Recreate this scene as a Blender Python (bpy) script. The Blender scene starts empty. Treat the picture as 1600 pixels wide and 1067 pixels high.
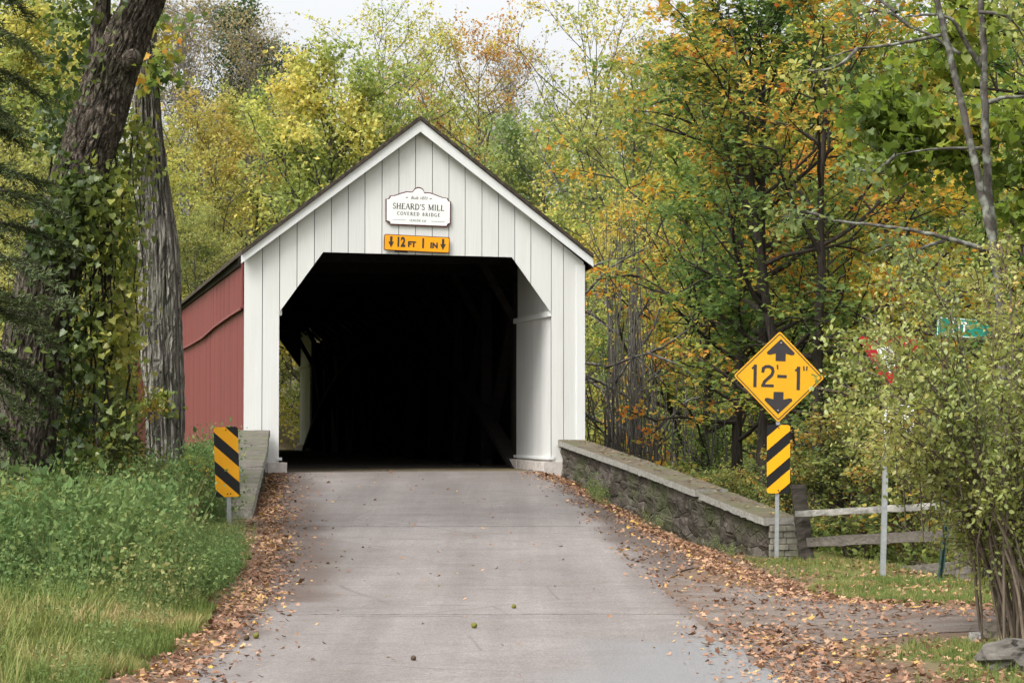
EXPOSURE = 1.15
import bpy, math, random
import numpy as np
from mathutils import Vector, Matrix, noise as mnoise

scene = bpy.context.scene
COL = scene.collection
R = math.radians

# ------------------------------------------------------------------ camera model (photo pixels 1600x1067)
F, CX, CY, HOR, EYE = 3600.0, 800.0, 533.5, 667.0, 1.65
PITCH = math.atan((HOR - CY) / F)
CP, SP = math.cos(PITCH), math.sin(PITCH)

def ray(px, py):
    xc, yc = (px - CX) / F, -(py - CY) / F
    return (xc, CP - yc * SP, SP + yc * CP)

def pt(px, py, d):
    r = ray(px, py)
    return Vector((r[0] / r[1] * d, d, EYE + r[2] / r[1] * d))

cam = bpy.data.cameras.new("camera")
cam.sensor_width = 36.0
cam.lens = F / 1600.0 * 36.0
cam.clip_start = 0.1
cam.clip_end = 3000
camo = bpy.data.objects.new("camera", cam)
COL.objects.link(camo)
camo.location = (0, 0, EYE)
camo.rotation_euler = (R(90) + PITCH, 0, 0)
scene.camera = camo

# ------------------------------------------------------------------ terrain
def sstep(a, b, x):
    t = np.clip((np.asarray(x, float) - a) / (b - a), 0, 1)
    return t * t * (3 - 2 * t)

XL_D = [-60, 4, 15, 20, 23, 26, 30, 34, 41, 90]
XL_X = [-2.1, -2.1, -2.16, -2.27, -2.42, -2.64, -3.04, -3.46, -4.2, -14.4]
XR_D = [-60, 4, 15, 20, 24, 30, 36, 42.5, 90]
XR_X = [1.8, 1.8, 1.7, 1.55, 1.36, 1.1, .78, .45, -9.6]
def xl(y): return np.interp(y, XL_D, XL_X)
def xr(y): return np.interp(y, XR_D, XR_X)
ZR_Y = np.array([-60, 16, 19, 22, 26, 30, 34, 38, 41, 44, 90, 120])
ZR_Z = np.array([0, 0, .015, .06, .19, .36, .55, .74, .83, .86, .86, .86])
def zr(y):
    y = np.asarray(y, float)
    return (np.interp(y - .8, ZR_Y, ZR_Z) + np.interp(y, ZR_Y, ZR_Z) + np.interp(y + .8, ZR_Y, ZR_Z)) / 3

AX = Vector((-759, 3600, 0)).normalized()          # bridge axis
TX = Vector((AX.y, -AX.x, 0))                      # across the bridge, to the right
BO = Vector((pt(380, 735, 41).x, 41.0, .86))       # left front bottom corner of the portal
BL = 39.76                                         # 130 ft

def vnoise(x, y, s, seed=0.0):
    x = np.asarray(x, float) / s + seed * 7.13
    y = np.asarray(y, float) / s - seed * 3.77
    xi, yi = np.floor(x), np.floor(y)
    fx, fy = x - xi, y - yi
    fx, fy = fx * fx * (3 - 2 * fx), fy * fy * (3 - 2 * fy)
    def h(a, b):
        v = np.sin(a * 127.1 + b * 311.7 + seed * 17.3) * 43758.5453
        return v - np.floor(v)
    return ((h(xi, yi) * (1 - fx) + h(xi + 1, yi) * fx) * (1 - fy) + (h(xi, yi + 1) * (1 - fx) + h(xi + 1, yi + 1) * fx) * fy) * 2 - 1

def H(x, y):
    x = np.asarray(x, float); y = np.asarray(y, float)
    road = zr(y)
    eL = xl(y) - x
    eR = x - xr(y)
    zL = -.1 * sstep(1, 4, eL) - 1.2 * sstep(4, 10, eL) * sstep(26, 36, y)
    zRt = -.12 - .75 * sstep(25, 30, y) * sstep(4.2, 7.5, x - .0) - .5 * sstep(30, 40, y) * sstep(3, 6, eR)
    fL = sstep(.2, 2.6, eL) * sstep(20, 26, y) * .92
    fR = sstep(-.1, 2.2, eR) * sstep(20, 26, y)
    z = road * (1 - fL) * (1 - fR) + fL * (road * .15 + zL) + fR * zRt
    # creek under the bridge
    v = (x - BO.x) * AX.x + (y - BO.y) * AX.y
    ch = sstep(2.5, 9, v) * (1 - sstep(30, 38, v))
    z = z * (1 - ch) + ch * (-2.6)
    # beyond the creek: rising wooded hill
    hill = np.maximum(0, y - 86)
    z = z + np.where(y > 86, .10 * hill + .0004 * hill * hill * (hill < 150) + .0004 * 22500 * (hill >= 150), 0) * (1 - .0 * x)
    far = sstep(3, 8, np.where(y < 80, np.maximum(eL, eR), 0))
    z = z + .06 * vnoise(x, y, 2.3, 1) * sstep(.3, 2, np.maximum(eL, eR)) + .25 * far * vnoise(x, y, 9, 2)
    return z

def hz(x, y): return float(H(x, y))

def ground_hit(px, py):
    r = ray(px, py)
    d0 = 6.0
    for i in range(3000):
        d = 6.0 + i * .05
        if EYE + r[2] / r[1] * d < hz(r[0] / r[1] * d, d):
            return Vector((r[0] / r[1] * d, d, hz(r[0] / r[1] * d, d)))
    return Vector((r[0] / r[1] * 80, 80, 0))

# ------------------------------------------------------------------ object helpers
def thing(name, label, cat, loc=(0, 0, 0), rotz=0, group=None):
    o = bpy.data.objects.new(name, None); COL.objects.link(o)
    o.empty_display_size = .2
    o.location = loc; o.rotation_euler = (0, 0, rotz)
    o['label'] = label; o['category'] = cat
    if group: o['group'] = group
    return o

def tag(o, label=None, cat=None, group=None, kind=None):
    if label: o['label'] = label
    if cat: o['category'] = cat
    if group: o['group'] = group
    if kind: o['kind'] = kind
    return o

def link(name, me, mat, parent=None, label=None, world=False):
    if world and parent is not None:
        me.transform(Matrix.Translation(-Vector(parent.location)))
    o = bpy.data.objects.new(name, me); COL.objects.link(o)
    if mat is not None:
        if not me.materials: me.materials.append(mat)
    if parent is not None: o.parent = parent
    if label: o['label'] = label
    return o

def nmesh(name, V, F_, attrs=None, smooth=False):
    """numpy mesh: V (n,3); F_ list of (m,k) int arrays"""
    me = bpy.data.meshes.new(name)
    V = np.asarray(V, np.float32)
    me.vertices.add(len(V)); me.vertices.foreach_set("co", V.ravel())
    if not isinstance(F_, list): F_ = [F_]
    tot = sum(f.size for f in F_); npoly = sum(len(f) for f in F_)
    me.loops.add(tot); me.polygons.add(npoly)
    me.loops.foreach_set("vertex_index", np.concatenate([f.ravel() for f in F_]).astype(np.int32))
    st = []; p = 0
    for f in F_:
        st.append(p + np.arange(len(f)) * f.shape[1]); p += f.size
    me.polygons.foreach_set("loop_start", np.concatenate(st).astype(np.int32))
    if smooth: me.polygons.foreach_set("use_smooth", np.ones(npoly, bool))
    me.update(calc_edges=True)
    for k, a in (attrs or {}).items():
        at = me.attributes.new(k, 'FLOAT', 'POINT')
        at.data.foreach_set("value", np.asarray(a, np.float32))
    return me

class MB:
    def __init__(s): s.V = []; s.F = []
    def add(s, V, F_):
        n = len(s.V); s.V.extend(V); s.F.extend([tuple(i + n for i in f) for f in F_])
    def hexa(s, c):      # 8 corners: bottom 4 ccw, top 4 ccw
        s.add(c, [(3, 2, 1, 0), (4, 5, 6, 7), (0, 1, 5, 4), (1, 2, 6, 5), (2, 3, 7, 6), (3, 0, 4, 7)])
    def box(s, a, b):
        x0, y0, z0 = a; x1, y1, z1 = b
        s.hexa([(x0, y0, z0), (x1, y0, z0), (x1, y1, z0), (x0, y1, z0), (x0, y0, z1), (x1, y0, z1), (x1, y1, z1), (x0, y1, z1)])
    def beam(s, p, q, w, h, up=(0, 0, 1)):
        p, q = Vector(p), Vector(q); d = (q - p).normalized(); u = Vector(up)
        a = d.cross(u).normalized() * (w / 2); b = a.cross(d).normalized() * (h / 2)
        s.hexa([p - a - b, p + a - b, q + a - b, q - a - b, p - a + b, p + a + b, q + a + b, q - a + b])
    def extrude(s, poly, f0, f1):
        """poly: list of 2d pts; f0,f1 map a 2d pt to 3d (front/back)"""
        n = len(poly)
        s.add([f0(p) for p in poly] + [f1(p) for p in poly],
              [tuple(range(n)), tuple(range(2 * n - 1, n - 1, -1))] + [(j, i, n + i, n + j) for i, j in ((i, (i + 1) % n) for i in range(n))])
    def tube(s, pts, rad, n=6, cap=True, jit=0, rng=None):
        pts = [Vector(p) for p in pts]
        t = (pts[1] - pts[0]).normalized()
        ref = Vector((1, 0, 0)) if abs(t.x) < .8 else Vector((0, 1, 0))
        u = t.cross(ref).normalized()
        rings = []
        for i, p in enumerate(pts):
            if i < len(pts) - 1: t = (pts[i + 1] - pts[max(i - 1, 0)]).normalized()
            u = (u - t * u.dot(t)).normalized(); w = t.cross(u)
            rings.append([p + (u * math.cos(a) + w * math.sin(a)) * rad[i] * (1 + (rng.uniform(-jit, jit) if jit else 0))
                          for a in (2 * math.pi * k / n for k in range(n))])
        V = [v for r_ in rings for v in r_]
        Fc = [(i * n + k, i * n + (k + 1) % n, (i + 1) * n + (k + 1) % n, (i + 1) * n + k) for i in range(len(pts) - 1) for k in range(n)]
        if cap:
            Fc.append(tuple(range(n - 1, -1, -1))); Fc.append(tuple((len(pts) - 1) * n + k for k in range(n)))
        s.add(V, Fc)
    def mesh(s, name, smooth=False):
        me = bpy.data.meshes.new(name)
        me.from_pydata([tuple(v) for v in s.V], [], s.F)
        if smooth: me.polygons.foreach_set("use_smooth", [True] * len(me.polygons))
        me.validate(); me.update()
        return me
    def build(s, name, mat, parent=None, label=None, world=False, smooth=False):
        return link(name, s.mesh(name, smooth), mat, parent, label, world)

# ------------------------------------------------------------------ materials
def lin(c):
    """sRGB 0-255 triple -> linear"""
    return tuple(((v / 255) / 12.92 if v / 255 <= .04045 else ((v / 255 + .055) / 1.055) ** 2.4) for v in c)

class NT:
    def __init__(s, name):
        s.m = bpy.data.materials.new(name); s.m.use_nodes = True
        s.t = s.m.node_tree; s.t.nodes.clear()
        s.out = s.t.nodes.new("ShaderNodeOutputMaterial")
    def n(s, typ, ins=None, **kw):
        nd = s.t.nodes.new("ShaderNode" + typ)
        for k, v in kw.items(): setattr(nd, k, v)
        for k, v in (ins or {}).items(): s.set(nd, k, v)
        return nd
    def set(s, nd, k, v):
        if isinstance(v, bpy.types.NodeSocket): s.t.links.new(v, nd.inputs[k])
        elif isinstance(v, tuple) and len(v) == 3 and nd.inputs[k].type == 'RGBA': nd.inputs[k].default_value = (*v, 1)
        else: nd.inputs[k].default_value = v
    def ramp(s, fac, stops, interp='LINEAR'):
        r = s.n("ValToRGB"); e = r.color_ramp.elements; r.color_ramp.interpolation = interp
        while len(e) < len(stops): e.new(.5)
        for el, (p, c) in zip(e, stops):
            el.position = p; el.color = (*c, 1) if len(c) == 3 else c
        s.set(r, "Fac", fac); return r.outputs["Color"]
    def noise(s, vec, scale, detail=4, rough=.6, dim='3D'):
        n = s.n("TexNoise", {"Scale": scale, "Detail": detail, "Roughness": rough}); s.set(n, "Vector", vec); return n.outputs["Fac"]
    def obj(s, scale=(1, 1, 1)):
        c = s.n("TexCoord").outputs["Object"]
        if scale == (1, 1, 1): return c
        m = s.n("Mapping"); s.set(m, "Vector", c); m.inputs["Scale"].default_value = scale
        return m.outputs["Vector"]
    def mix(s, fac, a, b, mode='MIX'):
        m = s.n("MixRGB", blend_type=mode); s.set(m, "Fac", fac); s.set(m, "Color1", a); s.set(m, "Color2", b); return m.outputs["Color"]
    def math(s, op, a, b=0.0, clamp=False):
        m = s.n("Math", operation=op, use_clamp=clamp); s.set(m, 0, a); s.set(m, 1, b); return m.outputs[0]
    def attr(s, name): return s.n("Attribute", attribute_name=name).outputs["Fac"]
    def bump(s, h, strength=.3, dist=.02):
        b = s.n("Bump", {"Strength": strength, "Distance": dist}); s.set(b, "Height", h); return b.outputs["Normal"]
    def principled(s, col, rough=.7, normal=None, spec=.3, metal=0.0):
        p = s.n("BsdfPrincipled", {"Roughness": rough, "Specular IOR Level": spec, "Metallic": metal})
        s.set(p, "Base Color", col)
        if normal is not None: s.set(p, "Normal", normal)
        s.t.links.new(p.outputs[0], s.out.inputs[0]); return s.m

def leaf_mat(name, stops, trans=.35, vary=.25, gloss=0.0):
    k = NT(name)
    c = k.ramp(k.attr("tint"), stops)
    oi = k.n("ObjectInfo").outputs["Random"]
    hsv = k.n("HueSaturation"); k.set(hsv, "Color", c)
    k.set(hsv, "Value", k.math('ADD', k.math('MULTIPLY', oi, vary), 1 - vary / 2))
    k.set(hsv, "Hue", k.math('ADD', k.math('MULTIPLY', k.math('FRACT', k.math('MULTIPLY', oi, 7.3)), .035), .4825))
    col = hsv.outputs[0]
    d = k.n("BsdfDiffuse"); k.set(d, "Color", col)
    t = k.n("BsdfTranslucent"); k.set(t, "Color", k.mix(1, col, (1.0, 1.0, .72), 'MULTIPLY'))
    m = k.n("MixShader"); k.set(m, 0, trans); k.set(m, 1, d.outputs[0]); k.set(m, 2, t.outputs[0])
    sh = m.outputs[0]
    if gloss:
        g = k.n("BsdfGlossy", {"Roughness": .45}); m2 = k.n("MixShader"); k.set(m2, 0, gloss); k.set(m2, 1, sh); k.set(m2, 2, g.outputs[0]); sh = m2.outputs[0]
    k.t.links.new(sh, k.out.inputs[0])
    return k.m

def simple(name, col, rough=.7, nscale=8, var=.15, bump=0.0, spec=.3, metal=0.0, stretch=(1, 1, 1)):
    k = NT(name); o = k.obj(stretch)
    n = k.noise(o, nscale, 5, .65)
    c = k.mix(1, col, k.ramp(n, [(.3, (1 - var,) * 3), (.7, (1 + var,) * 3)]), 'MULTIPLY')
    return k.principled(c, rough, k.bump(n, bump, .01) if bump else None, spec, metal)

def bark_mat(name, dark, light, moss=None, stretch=(9, 9, 1.1), bump=.8, plates=None, ms=1.7):
    k = NT(name); o = k.obj(stretch)
    n = k.noise(o, 1.6, 6, .7); n2 = k.noise(k.obj(), ms, 3, .5)
    c = k.ramp(n, [(.32, dark), (.68, light)])
    if moss: c = k.mix(k.ramp(n2, [(.48, (0, 0, 0)), (.68, (.7, .7, .7))]), c, moss)
    if plates:
        wv = k.n("VectorMath", operation='ADD'); k.set(wv, 0, k.obj(plates))
        nz = k.n("TexNoise", {"Scale": 5.0, "Detail": 4.0}); k.set(nz, "Vector", k.obj()); sc = k.n("VectorMath", operation='SCALE'); k.set(sc, 0, nz.outputs["Color"]); sc.inputs["Scale"].default_value = 1.1; k.set(wv, 1, sc.outputs[0])
        v = k.n("TexVoronoi", {"Scale": 1.0}, feature='DISTANCE_TO_EDGE'); k.set(v, "Vector", wv.outputs[0])
        e = k.ramp(v.outputs["Distance"], [(.02, (0, 0, 0)), (.20, (1, 1, 1))])
        c = k.mix(k.math('MULTIPLY', k.math('SUBTRACT', 1.0, e), .65), c, tuple(d * .8 for d in dark))
        n = k.math('ADD', k.math('MULTIPLY', e, 1.2), n)
    return k.principled(c, .9, k.bump(n, bump, .03), .1)

def plank_mat(name, base, dirt, gain=.12, axis='x', pitch=.3, rough=.6, low=None):
    """painted vertical boards: fine vertical grain, faint stains and darker weathering near the bottom"""
    k = NT(name)
    g = k.noise(k.obj((30, 30, .7)), 1.3, 4, .6)
    s_ = k.noise(k.obj((3.2, 3.2, .5)), 1.0, 5, .65)
    b_ = k.noise(k.obj(), .8, 3, .5)
    c = k.mix(1, base, k.ramp(g, [(.25, (1 - gain,) * 3), (.75, (1 + gain * .35,) * 3)]), 'MULTIPLY')
    c = k.mix(k.ramp(s_, [(.52, (0, 0, 0)), (.82, (.38, .38, .38))]), c, dirt)
    c = k.mix(k.ramp(b_, [(.5, (0, 0, 0)), (.8, (.12,) * 3)]), c, dirt)
    if low is not None:
        z = k.n("SeparateXYZ"); k.set(z, 0, k.obj())
        zz = k.math('ADD', z.outputs[2], k.math('MULTIPLY', s_, .8))
        c = k.mix(k.ramp(zz, [(.2, (.55,) * 3), (1.0, (0, 0, 0))]), c, low)
    ri = k.n("NewGeometry").outputs["Random Per Island"]
    c = k.mix(1, c, k.ramp(ri, [(0, (.93, .93, .935)), (1, (1.03, 1.025, 1.02))]), 'MULTIPLY')
    return k.principled(c, rough, k.bump(g, .4, .006), .25)

M = {}
M['white'] = plank_mat('white_paint_boards', (.665, .668, .64), (.50, .48, .43), .07, low=(.56, .54, .50))
M['white_trim'] = plank_mat('white_paint_trim', (.69, .70, .685), (.60, .58, .53), .05)
M['red'] = plank_mat('red_paint_boards', (.165, .038, .036), (.15, .058, .052), .20, low=(.18, .072, .064))
M['red_trim'] = plank_mat('red_paint_trim', (.14, .036, .033), (.12, .055, .046), .15)
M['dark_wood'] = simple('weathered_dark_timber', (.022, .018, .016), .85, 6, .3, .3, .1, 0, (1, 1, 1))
M['deck'] = simple('bridge_deck_planks', (.10, .088, .075), .85, 5, .3, .3, .1)
M['roof'] = simple('old_shingle_roof', (.055, .045, .036), .95, 14, .5, .8, .1)
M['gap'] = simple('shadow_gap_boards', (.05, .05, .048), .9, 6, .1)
M['block'] = simple('painted_stone_block', (.50, .45, .41), .8, 6, .25, .5)
M['galv'] = simple('galvanised_steel', (.42, .44, .45), .45, 20, .15, .0, .5, .7)
M['greenpost'] = simple('green_painted_steel', (.025, .055, .045), .6, 20, .2)
M['black'] = simple('sign_black', (.012, .012, .013), .45, 20, .1)
M['yellow'] = simple('sign_yellow', (.66, .33, .010), .40, 3, .06, 0, .4)
M['yellow2'] = simple('marker_yellow', (.84, .38, .006), .38, 3, .04, 0, .4)
M['orange'] = simple('sign_orange', (.78, .33, .006), .45, 3, .06, 0, .3)
M['signwhite'] = simple('sign_white', (.80, .80, .77), .5, 5, .04)
M['maroon'] = simple('sign_maroon', (.085, .014, .016), .5, 8, .1)
M['signred'] = simple('sign_red', (.40, .012, .02), .45, 5, .1)
M['signgreen'] = simple('sign_green', (.012, .19, .13), .45, 5, .1)
M['ink'] = simple('sign_ink', (.035, .03, .032), .6, 8, .1)
M['fence'] = simple('weathered_fence_wood', (.135, .12, .10), .9, 5, .4, .6, .1, 0, (.6, 3, 8))
M['fence_top'] = simple('bleached_fence_rail', (.24, .23, .205), .9, 7, .45, .7, .1)
M['fence_dark'] = simple('dark_fence_post', (.055, .048, .040), .95, 8, .4, .7, .1)
M['bolt'] = simple('bolt_steel', (.45, .45, .45), .4, 20, .1, 0, .5, .6)

def stone_mat():
    k = NT('mossy_stone_wall'); o = k.obj()
    v = k.n("TexVoronoi", {"Scale": 3.3, "Randomness": .9}, feature='DISTANCE_TO_EDGE'); k.set(v, "Vector", k.obj((1, 1, 1.7)))
    vc = k.n("TexVoronoi", {"Scale": 3.3, "Randomness": .9}); k.set(vc, "Vector", k.obj((1, 1, 1.7)))
    n = k.noise(o, 5, 7, .7); n2 = k.noise(o, 1.3, 4, .6)
    c = k.ramp(n, [(.3, (.026, .022, .017)), (.52, (.070, .058, .045)), (.78, (.19, .165, .135))])
    c = k.mix(.35, c, k.ramp(vc.outputs["Color"], [(.2, (.045, .040, .034)), (.8, (.17, .15, .13))]))
    c = k.mix(k.ramp(v.outputs["Distance"], [(.0, (.3, .3, .3)), (.05, (0, 0, 0))]), c, (.05, .045, .038))
    c = k.mix(k.ramp(n2, [(.45, (0, 0, 0)), (.62, (.75, .75, .75))]), c, (.062, .072, .030))
    h = k.math('ADD', k.math('MULTIPLY', k.ramp(v.outputs["Distance"], [(0, (0, 0, 0)), (.09, (1, 1, 1))]), .35), n)
    return k.principled(c, .95, k.bump(h, 1.0, .05), .1)
M['stone'] = stone_mat()

def cap_mat(name, top, edge):
    k = NT(name); o = k.obj()
    n = k.noise(o, 4, 6, .7); n2 = k.noise(o, 18, 4, .6); n3 = k.noise(o, 1.4, 3, .5)
    g = k.n("NewGeometry"); z = k.n("SeparateXYZ"); k.set(z, 0, g.outputs["Normal"])
    ct = k.mix(1, top, k.ramp(n, [(.3, (.55,) * 3), (.7, (1.35,) * 3)]), 'MULTIPLY')
    ct = k.mix(k.ramp(n3, [(.45, (0, 0, 0)), (.7, (.6,) * 3)]), ct, (.10, .11, .055))
    ce = k.mix(k.ramp(n2, [(.42, (0, 0, 0)), (.66, (.8,) * 3)]), edge, (.16, .15, .12))
    ce = k.mix(k.ramp(n, [(.55, (0, 0, 0)), (.75, (.6,) * 3)]), ce, (.16, .17, .10))
    c = k.mix(k.ramp(z.outputs[2], [(.45, (0, 0, 0)), (.75, (1, 1, 1))]), ce, ct)
    return k.principled(c, .92, k.bump(k.math('ADD', n, k.math('MULTIPLY', n2, .4)), .7, .02), .1)
M['cap'] = cap_mat('mossy_wall_cap', (.115, .096, .070), (.29, .28, .25))
M['cap_left'] = cap_mat('grey_wall_cap', (.115, .104, .088), (.36, .35, .31))
# ------------------------------------------------------------------ world, sun
SUN_EL, SUN_AZ = R(55), R(226)      # azimuth measured clockwise from +Y (north): behind the camera and to the left
w = bpy.data.worlds.new("World"); scene.world = w; w.use_nodes = True
wt = w.node_tree; wt.nodes.clear()
sky = wt.nodes.new("ShaderNodeTexSky"); sky.sky_type = 'NISHITA'; sky.sun_disc = False
sky.sun_elevation = SUN_EL; sky.sun_rotation = SUN_AZ; sky.air_density = 1.0; sky.dust_density = 6.0; sky.ozone_density = 1.0
hs = wt.nodes.new("ShaderNodeHueSaturation"); hs.inputs["Saturation"].default_value = .12; hs.inputs["Value"].default_value = 1.0
bg = wt.nodes.new("ShaderNodeBackground"); bg.inputs["Strength"].default_value = .15
wo = wt.nodes.new("ShaderNodeOutputWorld")
wt.links.new(sky.outputs[0], hs.inputs["Color"]); wt.links.new(hs.outputs[0], bg.inputs[0]); wt.links.new(bg.outputs[0], wo.inputs[0])
sl = bpy.data.lights.new("sun", 'SUN'); sl.energy = 1.15; sl.angle = R(28); sl.color = (1, .975, .94)
so = bpy.data.objects.new("sun", sl); COL.objects.link(so)
sdir = Vector((math.sin(SUN_AZ) * math.cos(SUN_EL), math.cos(SUN_AZ) * math.cos(SUN_EL), math.sin(SUN_EL)))
so.rotation_euler = sdir.to_track_quat('Z', 'Y').to_euler(); so.location = sdir * 60
vs = scene.view_settings
scene.display_settings.display_device = 'sRGB'
vs.view_transform = 'Standard'; vs.look = 'None'; vs.gamma = 1; vs.use_curve_mapping = False
vs.exposure = EXPOSURE
scene.cycles.max_bounces = 8; scene.cycles.diffuse_bounces = 4; scene.cycles.transmission_bounces = 4; scene.cycles.transparent_max_bounces = 8
scene.cycles.use_denoising = True

# ------------------------------------------------------------------ ground
def axis_lines(a, b, fine0, fine1, step, grow=1.25):
    v = list(np.arange(fine0, fine1 + 1e-6, step))
    s = step; x = fine1
    while x < b: s *= grow; x += s; v.append(min(x, b))
    s = step; x = fine0; lo = []
    while x > a: s *= grow; x -= s; lo.append(max(x, a))
    return np.array(lo[::-1] + v)

# side lane outline in photo pixels (on the ground)
LANE_UP = [(985, 885), (1100, 912), (1250, 930), (1400, 946), (1560, 957), (1720, 962)]
LANE_LO = [(1235, 1100), (1200, 1040), (1240, 1008), (1330, 1000), (1450, 993), (1570, 988), (1720, 988)]
lane_up = [ground_hit(*p) for p in LANE_UP]; lane_lo = [ground_hit(*p) for p in LANE_LO]
def lane_y(x, pts): return np.interp(x, [p.x for p in pts], [p.y for p in pts])
LANE_LO_S = sorted(lane_lo[1:], key=lambda p: p.x)

gx = axis_lines(-420, 420, -9, 9, .16); gy = axis_lines(-220, 420, 10, 46, .16)
X, Y = np.meshgrid(gx, gy); Z = H(X, Y)
# the surface sheets (road, lane) lie a little above the ground
nx, ny = len(gx), len(gy)
idx = np.arange(nx * ny).reshape(ny, nx)
Fg = np.stack([idx[:-1, :-1], idx[:-1, 1:], idx[1:, 1:], idx[1:, :-1]], -1).reshape(-1, 4)
eL, eR = xl(Y) - X, X - xr(Y)
onlane = (Y < lane_y(X, lane_up)) & (Y > lane_y(X, LANE_LO_S)) & (X > 0)
gm = np.where(eL > 0, sstep(.35, .75, eL + .3 * vnoise(X, Y, .5, 3)), 0)
gr = sstep(.0, .5, Y - 0 - lane_y(X, lane_up) + .25 * vnoise(X, Y, .7, 4) - .35) * sstep(1.9, 2.6, eR + .4 * vnoise(X, Y, .8, 6))
gr2 = sstep(.0, .6, lane_y(X, LANE_LO_S) - Y + .35 * vnoise(X, Y, .6, 5) - .2) * sstep(.8, 1.5, eR + .3 * vnoise(X, Y, .5, 7))
gmask = np.clip(gm + np.where(eR > 0, np.maximum(gr, gr2), 0), 0, 1)
gmask = np.where(Y > 34, np.maximum(gmask, .35), gmask)
me = nmesh('ground', np.stack([X, Y, Z], -1).reshape(-1, 3), Fg, {'grass': gmask.ravel()}, smooth=True)
k = NT('ground_soil_and_grass'); o = k.obj()
n1 = k.noise(o, 1.6, 6, .65); n2 = k.noise(o, 22, 5, .7); n3 = k.noise(o, .35, 3, .5)
dirt = k.mix(.6, k.ramp(n2, [(.3, (.055, .038, .028)), (.7, (.19, .125, .085))]), k.ramp(n1, [(.3, (.09, .062, .046)), (.7, (.21, .15, .11))]))
grass = k.mix(.5, k.ramp(n2, [(.25, (.030, .045, .010)), (.75, (.13, .155, .035))]), k.ramp(n1, [(.35, (.17, .13, .06)), (.65, (.085, .11, .03))]))
col = k.mix(k.attr('grass'), dirt, grass)
M['ground'] = k.principled(col, .95, k.bump(n2, .6, .03), .1)
tag(link('ground', me, M['ground']), kind='structure')

# ------------------------------------------------------------------ road and side lane
def sheet(name, rows, lift, mat, attrs=None):
    ny_, nx_ = rows.shape[:2]
    i = np.arange(ny_ * nx_).reshape(ny_, nx_)
    Ff = np.stack([i[:-1, :-1], i[:-1, 1:], i[1:, 1:], i[1:, :-1]], -1).reshape(-1, 4)
    z = H(rows[..., 0], rows[..., 1]) + lift
    V_ = np.concatenate([rows, z[..., None]], -1).reshape(-1, 3)
    o = link(name, nmesh(name, V_, Ff, attrs, smooth=True), mat)
    return tag(o, kind='structure')

k = NT('worn_asphalt'); o = k.obj()
fine = k.noise(o, 90, 3, .7); med = k.noise(o, 2.2, 6, .6); big = k.noise(k.obj((1, .45, 1)), .5, 4, .55); xs = k.noise(k.obj((.35, 3.0, 1)), 1.5, 4, .6)
c = k.ramp(big, [(.3, (.168, .154, .148)), (.7, (.208, .193, .186))])
c = k.mix(1, c, k.ramp(med, [(.25, (.87, .86, .86)), (.75, (1.1, 1.09, 1.08))]), 'MULTIPLY')
c = k.mix(1, c, k.ramp(xs, [(.25, (.95, .94, .93)), (.7, (1.03, 1.03, 1.03))]), 'MULTIPLY')
agg = k.n("TexVoronoi", {"Scale": 55.0}); k.set(agg, "Vector", o)
c = k.mix(1, c, k.ramp(agg.outputs["Color"], [(.1, (.80, .79, .78)), (.9, (1.16, 1.16, 1.15))]), 'MULTIPLY')
trk = k.noise(k.obj((2.2, .06, 1)), 1.0, 3, .6)
c = k.mix(1, c, k.ramp(trk, [(.3, (.86, .855, .85)), (.65, (1.12, 1.12, 1.12))]), 'MULTIPLY')
pat = k.n("TexVoronoi", {"Scale": .42, "Randomness": 1.0}); k.set(pat, "Vector", k.obj((1, .45, 1)))
c = k.mix(1, c, k.ramp(pat.outputs["Color"], [(.2, (.94, .93, .925)), (.8, (1.05, 1.05, 1.05))]), 'MULTIPLY')
crk = k.n("TexVoronoi", {"Scale": .55, "Randomness": 1.0}, feature='DISTANCE_TO_EDGE')
wv = k.n("VectorMath", operation='ADD'); k.set(wv, 0, o); k.set(wv, 1, k.n("TexNoise", {"Scale": 1.7, "Detail": 5.0}).outputs["Color"]); k.set(crk, "Vector", wv.outputs[0])
c = k.mix(k.math('MULTIPLY', k.ramp(crk.outputs["Distance"], [(.0, (.55,) * 3), (.010, (0, 0, 0))]), k.ramp(big, [(.42, (0, 0, 0)), (.6, (1, 1, 1))])), c, (.06, .05, .045))
c = k.mix(1, c, k.ramp(fine, [(.3, (.86,) * 3), (.7, (1.13,) * 3)]), 'MULTIPLY')
stain = k.noise(o, 1.1, 6, .72)
c = k.mix(k.math('MULTIPLY', k.attr('edge'), k.ramp(stain, [(.2, (.9,) * 3), (.75, (1, 1, 1))])), c, k.mix(med, (.066, .050, .042), (.118, .092, .078)))
c = k.mix(k.ramp(stain, [(.56, (0, 0, 0)), (.78, (.6,) * 3)]), c, (.095, .075, .066))
smd = k.noise(k.obj((.9, 2.6, 1)), 1.3, 6, .72)
c = k.mix(k.ramp(smd, [(.56, (0, 0, 0)), (.72, (.55,) * 3)]), c, (.105, .085, .076))
c = k.mix(k.attr('grey'), c, k.mix(fine, (.125, .127, .128), (.225, .23, .232)))
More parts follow.
